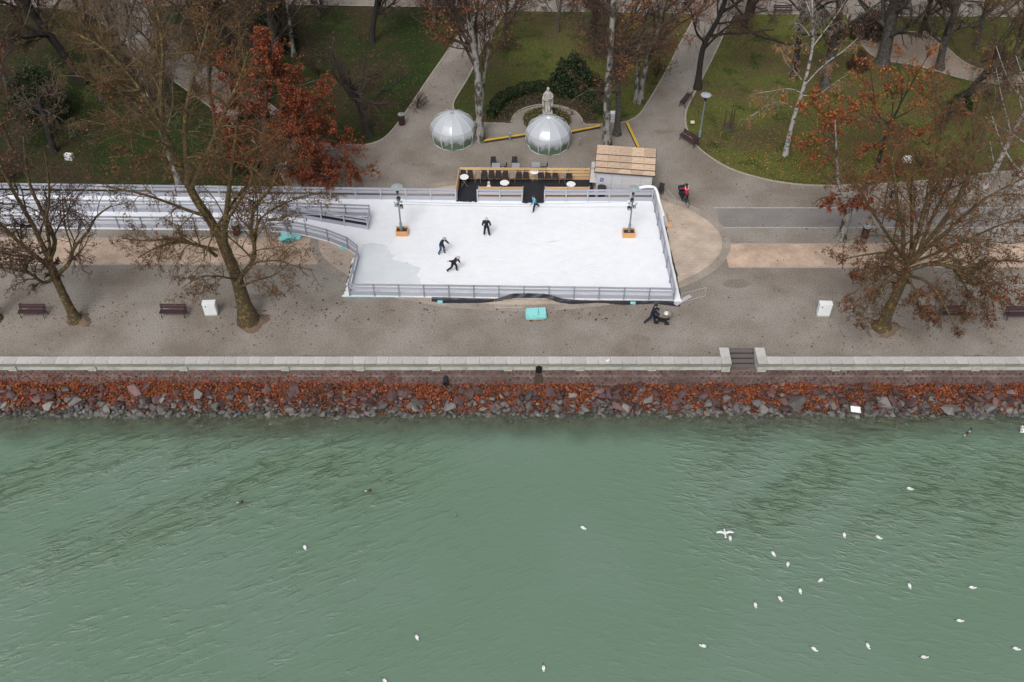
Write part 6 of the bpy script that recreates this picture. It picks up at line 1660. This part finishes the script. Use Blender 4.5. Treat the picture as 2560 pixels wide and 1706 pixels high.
r = np.random.default_rng(5); a = r.uniform(R(2), R(178), 2600); q = r.uniform(0, 1, 2600)
P = np.stack([bc.x + (2.95 + 1.25 * q) * np.cos(a), bc.y + (2.6 + 1.7 * q) * np.sin(a), .08 + r.random(2600) * .22], 1)
tag(link('bed_plants', leaf_mesh('bed_plants', P[:1500], .13, 'leaf_olive', nrm=1)), kind='stuff')
tag(link('bed_plants', leaf_mesh('bed_plants', P[1500:2300], .12, 'leaf_dark', nrm=1)), kind='stuff')
tag(link('bed_plants', leaf_mesh('bed_plants', P[2300:], .09, 'leaf_straw', nrm=1)), kind='stuff')
tag(strip([Vector((x, y, 0)) for x, y in soil_i], .12, .10, False, 0).build('bed_kerb', 'kerb'), kind='structure')
t = thing('ring_hedge', 'low yellowish clipped hedge ringing the statue plinth', 'hedge', bc, 0, 'clipped hedges')
r = np.random.default_rng(6); n = 4200; a = r.uniform(0, 2 * np.pi, n); q = np.sqrt(r.uniform(.12, 1, n))
P = np.stack([2.0 * q * np.cos(a), 1.75 * q * np.sin(a), .06 + .42 * np.where(q > .9, r.random(n), .85 + .15 * r.random(n))], 1)
tag(link('foliage', leaf_mesh('foliage', P[:3000], .12, 'leaf_olive', nrm=1), t), kind='stuff'); tag(link('foliage', leaf_mesh('foliage', P[3000:], .12, 'leaf_straw', nrm=1), t), kind='stuff')
MB().lathe([(1.85, .02), (1.9, .34), (.4, .38)], 20, sy=.87).build('branchwork', 'leaf_green', t)
# leafy mounds at the feet of the promenade planes
for px, py, lab, s in ((622, 806, 'low dug root mound at the foot of the huge plane', 1.05), (192, 802, 'low root mound at the foot of the leaning plane', .75), (2206, 820, 'low root mound at the foot of the spreading plane', .95)):
    g = G(px, py); mb = MB(); n1 = 22
    r = np.random.default_rng(px)
    for rad, z in ((1.0, .004), (.75, .09), (.4, .2)):
        for k in range(n1):
            a_ = 2 * math.pi * k / n1; j = 1 + .22 * math.sin(3 * a_ + px) + r.normal() * .08
            mb.v.append((rad * s * j * math.cos(a_) + .25, rad * s * .8 * j * math.sin(a_), z))
    for i in range(2):
        for k in range(n1): mb.f.append((i * n1 + k, i * n1 + (k + 1) % n1, (i + 1) * n1 + (k + 1) % n1, (i + 1) * n1 + k))
    mb.f.append(tuple(range(2 * n1, 3 * n1)))
    o = mb.build('root_mound', 'mound_soil'); o.location = g; tag(o, kind='structure')

print('TREE TRIS', TRI[0])
# ================================================================ PEOPLE
def skin_mesh(name, verts, edges, radii, m, sub=1, root=0):
    me = bpy.data.meshes.new(name); me.from_pydata([tuple(v) for v in verts], edges, [])
    o = bpy.data.objects.new(name, me); COL.objects.link(o)
    md = o.modifiers.new('skin', 'SKIN'); md.use_smooth_shade = True
    sl = me.skin_vertices[0].data
    for i, r_ in enumerate(radii):
        sl[i].radius = r_ if isinstance(r_, tuple) else (r_, r_); sl[i].use_root = (i == root)
    s = o.modifiers.new('sub', 'SUBSURF'); s.levels = sub; s.render_levels = sub
    dg = bpy.context.evaluated_depsgraph_get()
    out = bpy.data.meshes.new_from_object(o.evaluated_get(dg))
    bpy.data.objects.remove(o); bpy.data.meshes.remove(me)
    out.name = name; out.materials.clear(); out.materials.append(MATS[m]); return out
class Sk:
    def __init__(s): s.v = []; s.e = []; s.r = []
    def n(s, p, r, par=None):
        s.v.append(Vector(p)); s.r.append(r)
        if par is not None: s.e.append((par, len(s.v) - 1))
        return len(s.v) - 1
def person(label, loc, rz, h=1.75, lean=5, legs=((0, 0), (0, 0)), arms=((0, 10, 0), (0, 10, 0)), jacket='cloth_black', pants='cloth_black', shoes='cloth_black', hat='cloth_black', hood=False, spread=.06, headtilt=0, foot_z=0.0, long=0.0, seat=None, hair=None, bulk=.96):
    """local +X is forward, +Y left; leg = (thigh swing, knee bend), arm = (swing forward, out, elbow)"""
    t = thing('person', label, 'person', loc, rz, 'people on and around the rink')
    TL, SL, TO = .245 * h, .245 * h, .30 * h
    def leg(a, k):
        a1, a2 = R(a), R(a - k); return Vector((math.sin(a1), 0, -math.cos(a1))) * TL, Vector((math.sin(a2), 0, -math.cos(a2))) * SL
    drop = max(-(leg(*q)[0] + leg(*q)[1]).z for q in legs)
    hip_z = (drop + .045 * h + foot_z) if seat is None else seat
    hip = Vector((0, 0, hip_z)); L_ = R(lean); ax = Vector((math.sin(L_), 0, math.cos(L_)))
    b = Sk(); jk = Sk(); tr = Sk()
    pel = b.n(hip, .045)
    w1 = b.n(hip + ax * TO * .5, .048, pel); ch = b.n(hip + ax * TO * .85, .07, w1); nk = b.n(hip + ax * (TO + .03), .05, ch)
    ha = R(lean + headtilt); hx = Vector((math.sin(ha), 0, math.cos(ha))); fw = Vector((math.cos(ha), 0, -math.sin(ha)))
    hb = b.n(hip + ax * (TO + .05) + hx * .055 + fw * .015, .068, nk); hm = b.n(b.v[hb] + hx * .075, .085, hb); ht = b.n(b.v[hm] + hx * .075, .06, hm)
    b.n(b.v[hm] + fw * .105 - hx * .02, .016, hm)                   # nose
    j0 = jk.n(hip - ax * (.08 + long), .150); j1 = jk.n(hip + ax * TO * .45, .150, j0); j2 = jk.n(hip + ax * TO * .84, .155, j1); j3 = jk.n(hip + ax * (TO + .02), .072, j2)
    p0 = tr.n(hip + ax * .08, .125)
    ends = []
    for s, (a, k) in zip((1, -1), legs):
        d1, d2 = leg(a, k); o = Vector((0, s * .055 * h, 0)); sp = Vector((0, s * spread * .5, 0))
        k1 = b.n(hip + o + d1 * .1, .042, pel); k2 = b.n(hip + o + sp + d1, .045, k1); k3 = b.n(hip + o + sp * 2 + d1 + d2, .038, k2)
        q1 = tr.n(hip + o + d1 * .15, .110, p0); q2 = tr.n(hip + o + sp + d1, .088, q1); q3 = tr.n(hip + o + sp * 2 + d1 + d2 * .96, .074, q2)
        ends.append((hip + o + sp * 2 + d1 + d2, R(a - k)))
    hands = []
    for s, (a, out, el) in zip((1, -1), arms):
        sh = hip + ax * TO * .86 + Vector((0, s * .105 * h, 0))
        def dirv(a_, o_): return Vector((math.sin(a_) * math.cos(o_), s * math.sin(o_), -math.cos(a_) * math.cos(o_)))
        d1 = dirv(R(a), R(out)); d2 = dirv(R(a + el), R(out * (.3 if el > 60 else 1)))
        if el > 60: d2 = (d2 + Vector((0, -s * .45, 0))).normalized()
        e = sh + d1 * .165 * h; wv = e + d2 * .145 * h
        a1 = b.n(sh, .04, ch); a2 = b.n(e, .038, a1); a3 = b.n(wv, .026, a2)
        palm = b.n(wv + d2 * .05, .03, a3)
        side = d2.cross(Vector((0, 0, 1)) if abs(d2.z) < .8 else Vector((1, 0, 0))).normalized()
        dn = d2.cross(side).normalized()
        for f_, ln in zip((-.03, -.011, .009, .028), (.06, .075, .07, .05)):
            m_ = b.n(b.v[palm] + d2 * .04 + side * f_, .010, palm); b.n(b.v[m_] + d2 * ln * .6 + dn * .02, .008, m_)
        b.n(b.v[palm] + side * -.055 + d2 * .02, .010, palm)
        c1 = jk.n(sh, .092, j2); c2 = jk.n(e, .078, c1); c3 = jk.n(wv - d2 * .01, .060, c2)
        hands.append(wv + d2 * .06)
    jk.r = [q * bulk for q in jk.r]; tr.r = [q * (1 + (bulk - 1) * .6) for q in tr.r]
    link('body', skin_mesh('body', b.v, b.e, b.r, 'skin'), t)
    link('jacket', skin_mesh('jacket', jk.v, jk.e, jk.r, jacket), t)
    link('trousers', skin_mesh('trousers', tr.v, tr.e, tr.r, pants), t)
    for p, a in ends:
        s_ = Sk(); f = Vector((math.cos(a), 0, math.sin(a))); up = Vector((-math.sin(a), 0, math.cos(a)))
        i0 = s_.n(p + up * .05, .058); i1 = s_.n(p - up * .03 - f * .03, .05, i0); i2 = s_.n(p - up * .04 + f * .15, .042, i1)
        link('shoe', skin_mesh('shoe', s_.v, s_.e, s_.r, shoes), t)
    hm_ = b.v[hm]
    q = MB()
    q.lathe([(.102, -.005), (.108, .03), (.095, .075), (.06, .108), (.018, .122)], 14)
    o = link('hat' if not hair else 'hair', q.mesh('hat', hat, True), t, hm_ - fw * .012, (0, ha, 0))
    q2 = MB(); q2.tube([(-.045, 0, .03), (-.07, 0, -.06), (-.05, 0, -.1)], [.085, .075, .05], 10)
    link('hood' if hood else 'hat_back', q2.mesh('hat_back', hat, True), o)
    return t, hands
HEAD = lambda dx, dy: math.atan2(dy, dx)
# 1 standing, facing the camera, hands together at the chest
person('person in black with beige hat standing still in the middle of the rink', G(1217, 591, IZ), R(-92), 1.78, 4, ((2, 4), (-3, 2)), ((12, 22, 100), (12, 22, 100)), hat='cloth_beige', shoes='cloth_white', spread=.10, headtilt=12)
# 2 in jeans
person('person in blue jeans and black jacket gliding bent forward in grey hat', G(1104, 634, IZ), R(-25), 1.70, 24, ((24, 30), (4, 30)), ((38, 8, 12), (30, 14, 10)), pants='cloth_jeans', hat='cloth_grey', headtilt=22)
# 3 child/adult striding low
person('person in black with lilac hat striding low beside the wet ice', G(1134, 679, IZ), R(-12), 1.62, 36, ((30, 34), (-16, 34)), ((20, 8, 5), (-95, 20, 0)), hat='cloth_pink', headtilt=8)
# 4 child in blue jacket
person('child in blue patterned jacket skating past the black mat', G(1337, 526, IZ), R(200), 1.42, 14, ((22, 8), (-30, 12)), ((50, 28, 20), (-30, 25, 20)), jacket='cloth_blue', pants='cloth_navy', shoes='cloth_grey', hat='bin_brown', spread=.14)
# 5 pedestrian with stroller
pm, hands = person('person in navy coat pushing the baby stroller along the quay', G(1629, 808), R(-4), 1.78, 9, ((18, 10), (-26, 18)), ((34, 8, 26), (34, 8, 26)), jacket='cloth_navy', pants='cloth_navy', hat='bark_dark', headtilt=14, long=.16, hair=True, bulk=1.1)
sg = G(1654, 805)
s = thing('baby_stroller', 'grey baby stroller with open hood and white blanket', 'stroller', sg, R(-10))
for x, y, r_ in ((-.36, .27, .13), (-.36, -.27, .15), (.34, .25, .13), (.34, -.25, .14)):
    w = MB(); n = 18
    w.tube([(x + r_ * math.cos(a), y, r_ + r_ * .86 * math.sin(a)) for a in np.linspace(0, 2 * math.pi, n)], .03, 6, False); wo = w.build('wheel', 'rubber', s)
    MB().tube([(x, y - .02, r_), (x, y + .02, r_)], r_ * .6, 10).build('rim', 'dark_metal', wo)
f = MB()
for y in (-.25, .25): f.tube([(-.36, y, .14), (0, y, .42), (.34, y, .13)], .018, 5); f.tube([(.30, y, .16), (-.2, y, .62), (-.52, y, 1.02)], .018, 5)
f.tube([(-.52, -.25, 1.02), (-.56, 0, 1.05), (-.52, .25, 1.02)], .022, 5); f.build('frame', 'dark_metal', s)
MB().box((.02, 0, .30), (.55, .40, .18), 0, 1.1).build('basket', 'cloth_black', s)
c = MB(); nC = 12
for k in range(nC + 1):                                    # carrycot: rounded tub
    a = k / nC
for z, sc in ((.52, .85), (.62, 1.0), (.80, 1.04)):
    for k in range(20):
        a = 2 * math.pi * k / 20; c.v.append((.05 + .42 * sc * math.copysign(abs(math.cos(a)) ** .6, math.cos(a)), .24 * sc * math.copysign(abs(math.sin(a)) ** .6, math.sin(a)), z))
for i in range(2):
    for k in range(20): c.f.append((i * 20 + k, i * 20 + (k + 1) % 20, i * 20 + 20 + (k + 1) % 20, i * 20 + 20 + k))
c.f.append(tuple(range(20))[::-1]); c.build('carrycot', 'stroller_grey', s, True)
MB().box((-.10, 0, .80), (.5, .42, .05)).build('apron', 'stroller_grey', s)
MB().lathe([(.02, .14), (.12, .12), (.17, .06), (.18, 0)], 12, (.24, 0, .80), 1.0, 1.1).build('blanket', 'cloth_white', s, True)
hd = MB(); nh = 9
for i in range(5):
    ph = R(-20 + i * 24)
    for k in range(nh):
        a = math.pi * k / (nh - 1); hd.v.append((.30 + .28 * math.sin(a) * math.sin(ph) * .8, .26 * math.cos(a), .82 + .30 * math.sin(a) * math.cos(ph)))
for i in range(4):
    for k in range(nh - 1): hd.f.append((i * nh + k, i * nh + k + 1, (i + 1) * nh + k + 1, (i + 1) * nh + k))
hd.f = [q for q in hd.f]
hd2 = hd.mesh('hood', 'stroller_grey', True); link('hood', hd2, s, (.10, 0, -.03))
# 6 cyclist riding away from the rink corner
cg = G(1717, 516)
byaw = math.atan2(1.0, -.28)
bk = thing('bicycle', 'dark bicycle with loaded front carrier ridden across the plaza', 'bicycle', cg, byaw)
def wheel(x):
    n = 28; r_ = .34
    w = MB(); w.tube([(x + r_ * math.cos(a), 0, r_ + r_ * math.sin(a)) for a in np.linspace(0, 2 * math.pi, n)], .022, 6, False); wo = w.build('wheel', 'rubber', bk)
    sp2 = MB()
    for k in range(12):
        a = k * math.pi / 6; sp2.tube([(x, 0, r_), (x + r_ * .96 * math.cos(a), 0, r_ + r_ * .96 * math.sin(a))], .003, 3, False)
    sp2.tube([(x, -.04, r_), (x, .04, r_)], .025, 6); tag(sp2.build('spokes', 'pale_metal', wo), kind='stuff')
wheel(0.0); wheel(1.06)
fr = MB()
for a, b in (((0, 0, .34), (.42, 0, .30)), ((.42, 0, .30), (.30, 0, .82)), ((0, 0, .34), (.32, 0, .72)), ((.42, 0, .30), (.88, 0, .74)), ((.32, 0, .72), (.86, 0, .82)), ((.84, 0, .95), (1.06, 0, .34))): fr.tube([a, b], .02, 6)
fr.build('frame', 'cloth_navy', bk)
MB().tube([(.80, -.29, 1.0), (.86, -.1, 1.03), (.86, .1, 1.03), (.80, .29, 1.0)], .016, 6).build('handlebar', 'dark_metal', bk)
MB().box((.27, 0, .86), (.26, .17, .07), 0, .8).build('saddle', 'rubber', bk)
MB().tube([(.42, -.09, .30), (.42, .09, .30)], .06, 8).build('crank', 'dark_metal', bk)
for s_ in (-1, 1): MB().box((.42 + .12 * s_, s_ * .13, .30 - .1 * s_), (.10, .09, .03)).build('pedal', 'rubber', bk)
cs = MB(); cs.box((1.12, .04, .86), (.38, .42, .32), 0, 1.15); cs.box((.98, .18, .55), (.34, .12, .34)); cs.build('front_carrier', 'cloth_navy', bk)
# forward of the bicycle is +x: away from the viewer
off = Vector((.30, 0, 0)); off.rotate(Euler((0, 0, byaw)))
pc, _h = person('person in red jacket with white hood trim riding the bicycle', cg + off, byaw, 1.72, 22, ((52, 52), (18, 30)), ((52, 8, 12), (52, 8, 12)), jacket='cloth_red', pants='cloth_black', hat='cloth_black', seat=.93, headtilt=-8, hair=True)
hd = MB(); hd.tube([(-.10, .15, 1.55), (-.17, .13, 1.40), (-.21, 0, 1.27), (-.17, -.13, 1.40), (-.10, -.15, 1.55)], .022, 6); x_ = hd.build('hood_trim', 'cloth_white', pc, True); x_.location = (.235, 0, -.03)

# ================================================================ BIRDS
def bird_mesh():
    mb = MB(); n = 10
    prof = [(.19, .01, .035), (.16, .035, .045), (.09, .068, .055), (0, .078, .06), (-.09, .062, .058), (-.17, .034, .062), (-.23, .014, .07)]
    for x, w, z in prof:
        for k in range(n):
            a = 2 * math.pi * k / n; mb.v.append((x, w * math.cos(a), z + w * .72 * math.sin(a)))
    for i in range(len(prof) - 1):
        for k in range(n): mb.f.append((i * n + k, i * n + (k + 1) % n, (i + 1) * n + (k + 1) % n, (i + 1) * n + k))
    mb.f += [tuple(range(n)), tuple(range((len(prof) - 1) * n, len(prof) * n))[::-1]]
    return mb.mesh('body', 'gull_white', True)
def gull(label, loc, rz, first=[None]):
    if first[0] is None:
        t = thing('gull', label, 'gull', loc, rz, 'white gulls on the water')
        link('body', bird_mesh(), t)
        h = MB(); h.lathe([(.012, -.05), (.04, -.02), (.045, .015), (.025, .045), (.005, .052)], 10, (.19, 0, .115)); h.tube([(.12, 0, .07), (.19, 0, .115)], [.05, .035], 8)
        hd = h.build('head', 'gull_white', t, True)
        MB().tube([(.225, 0, .115), (.28, 0, .10)], [.012, .004], 5).build('beak', 'gull_dark', hd)
        for s in (-1, 1):
            MB().tube([(.08, s * .055, .095), (-.08, s * .06, .11), (-.2, s * .02, .105)], [.03, .035, .012], 6).build('wing', 'gull_white', t, True)
        MB().tube([(-.19, .012, .105), (-.33, -.006, .115)], [.024, .010], 6).build('wing_tips', 'gull_dark', t)
        t.scale = (.9, .9, .9); first[0] = t; return t
    t = copy_tree(first[0]); t.location = loc; t.rotation_euler = (0, 0, rz); t['label'] = label; return t
gl = [(1825, 1348, 0, 1, 'white gull floating directly below the flying gull'), (2274, 1224, 1, .3, 'white gull nearest the stranded white board, apart from the flock'), (2110, 1340, 0, 1, 'white gull below the lone gull near the bank, facing the open lake'),
      (2196, 1346, 1, .5, 'white gull just beside the gull that faces the open lake'), (1933, 1387, .6, 1, 'upper gull of the close pair below the flying gull'), (1969, 1413, -.4, 1, 'lower gull of the close pair below the flying gull'),
      (2051, 1453, -1, .5, 'plump white gull between the close pair and the three in a slant'), (2000, 1480, .05, 1, 'upper gull of three floating in a slanting line'), (1950, 1499, .7, 1, 'middle gull of three floating in a slanting line'), (1888, 1515, .1, 1, 'lower gull of three floating in a slanting line'),
      (2273, 1467, .1, 1, 'white gull facing the open lake near the long winged swimmer'), (2430, 1471, 1, .12, 'white gull with half spread wings far to the east'), (2399, 1554, 1, .1, 'white gull swimming below the half spread winged one'),
      (1757, 1617, -1, -.25, 'white gull far below the flying gull, turned toward the middle of the lake'), (2035, 1625, 1, .7, 'slanting white gull near the bottom beside the upright one'), (2169, 1617, .25, 1, 'upright white gull near the bottom with dark wing tips'),
      (2310, 1645, 1, .05, 'lowest gull of the eastern flock'), (2540, 1624, 1, .25, 'white gull at the lower corner of the picture'), (763, 1371, .6, 1, 'lone white gull on the rippled western water'),
      (1458, 1322, 1, .45, 'lone white gull on the calm middle water'), (1043, 1596, .6, 1, 'lone white gull far out on the western side'), (1359, 1673, .1, 1, 'lone white gull at the bottom middle of the lake'), (963, 1705, .8, .6, 'white gull barely entering at the bottom edge')]
for px, py, dx, dy, lab in gl:
    gull(lab, G(px, py, WATER_Z - .015), math.atan2(-dy / .85, dx))
# the flying gull
fp = VP(1812, 1334, G(1812, 1334, WATER_Z).y - .8)
fl = thing('gull', 'white gull flying low with outspread wings above the water', 'gull', fp, R(90), 'white gulls on the water')
link('body', bird_mesh(), fl)
for s in (-1, 1):
    w = MB(); rows = [(.05, .07, .085), (.10, .22, .12), (.08, .38, .10), (.00, .52, .075)]
    ch = [.15, .15, .12, .03]
    for (x, y, z), c in zip(rows, ch): w.v += [(x, s * y, z), (x - c, s * y, z), (x - c * .5, s * y, z + .012), (x - c * .5, s * y, z - .006)]
    for i in range(3):
        a = i * 4; b = a + 4
        w.f += [(a, b, b + 2, a + 2), (a + 2, b + 2, b + 1, a + 1), (a + 1, b + 1, b + 3, a + 3), (a + 3, b + 3, b, a)]
    wo = w.build('wing', 'gull_white', fl)
    MB().tube([(-.01, s * .50, .077), (-.05, s * .60, .07)], [.02, .004], 5).build('wing_tip', 'gull_dark', wo)
h = MB(); h.lathe([(.02, -.045), (.042, -.015), (.045, .015), (.02, .045)], 10, (.22, 0, .05)); hd = h.build('head', 'gull_white', fl, True)
MB().tube([(.26, 0, .05), (.31, 0, .04)], [.012, .004], 5).build('beak', 'gull_dark', hd)
w = MB(); w.add([(-.2, -.02, .06), (-.2, .02, .06), (-.34, .06, .06), (-.34, -.06, .06), (-.2, 0, .072), (-.34, 0, .068)], [(0, 4, 5, 3), (4, 1, 2, 5), (0, 3, 2, 1)]); w.build('tail', 'gull_white', fl)
# ducks and a swan at the edge
def duck(label, px, py, rz):
    t = thing('duck', label, 'duck', G(px, py, WATER_Z - .02), rz, 'ducks')
    b = link('body', bird_mesh(), t, scale=(1.15, 1.2, 1.2)); b.data.materials[0] = MATS['duck_brown']
    h = MB(); h.lathe([(.02, -.05), (.045, -.015), (.045, .02), (.02, .05)], 10, (.24, 0, .16)); h.tube([(.15, 0, .08), (.24, 0, .16)], [.05, .035], 8); hd = h.build('head', 'cloth_black', t, True)
    MB().box((.31, 0, .15), (.07, .035, .018)).build('bill', 'beam_yellow', hd)
    MB().box((-.05, 0, .12), (.2, .12, .03), 0, .6).build('back_patch', 'cloth_grey', t)
duck('dark headed duck floating on the rippled western water', 918, 1230, R(15))
duck('dark duck swimming close to the bank by the picture edge', 2412, 1090, R(40))
duck('second dark duck right behind the other near the bank', 2424, 1080, R(50))
duck('dull brown duck on the water, far west of the dark headed one', 598, 1259, R(10))
g = G(2565, 1078, WATER_Z - .02)
t = thing('swan', 'white swan cut by the picture edge near the bank', 'swan', g, R(200))
b = link('body', bird_mesh(), t, scale=(2.6, 2.6, 2.6)); MB().tube([(.42, 0, .2), (.56, 0, .42), (.50, 0, .66), (.62, 0, .72)], [.08, .05, .045, .05], 8).build('neck', 'gull_white', t, True)
MB().tube([(.62, 0, .72), (.76, 0, .68)], [.035, .012], 6).build('bill', 'wood_planter', t)
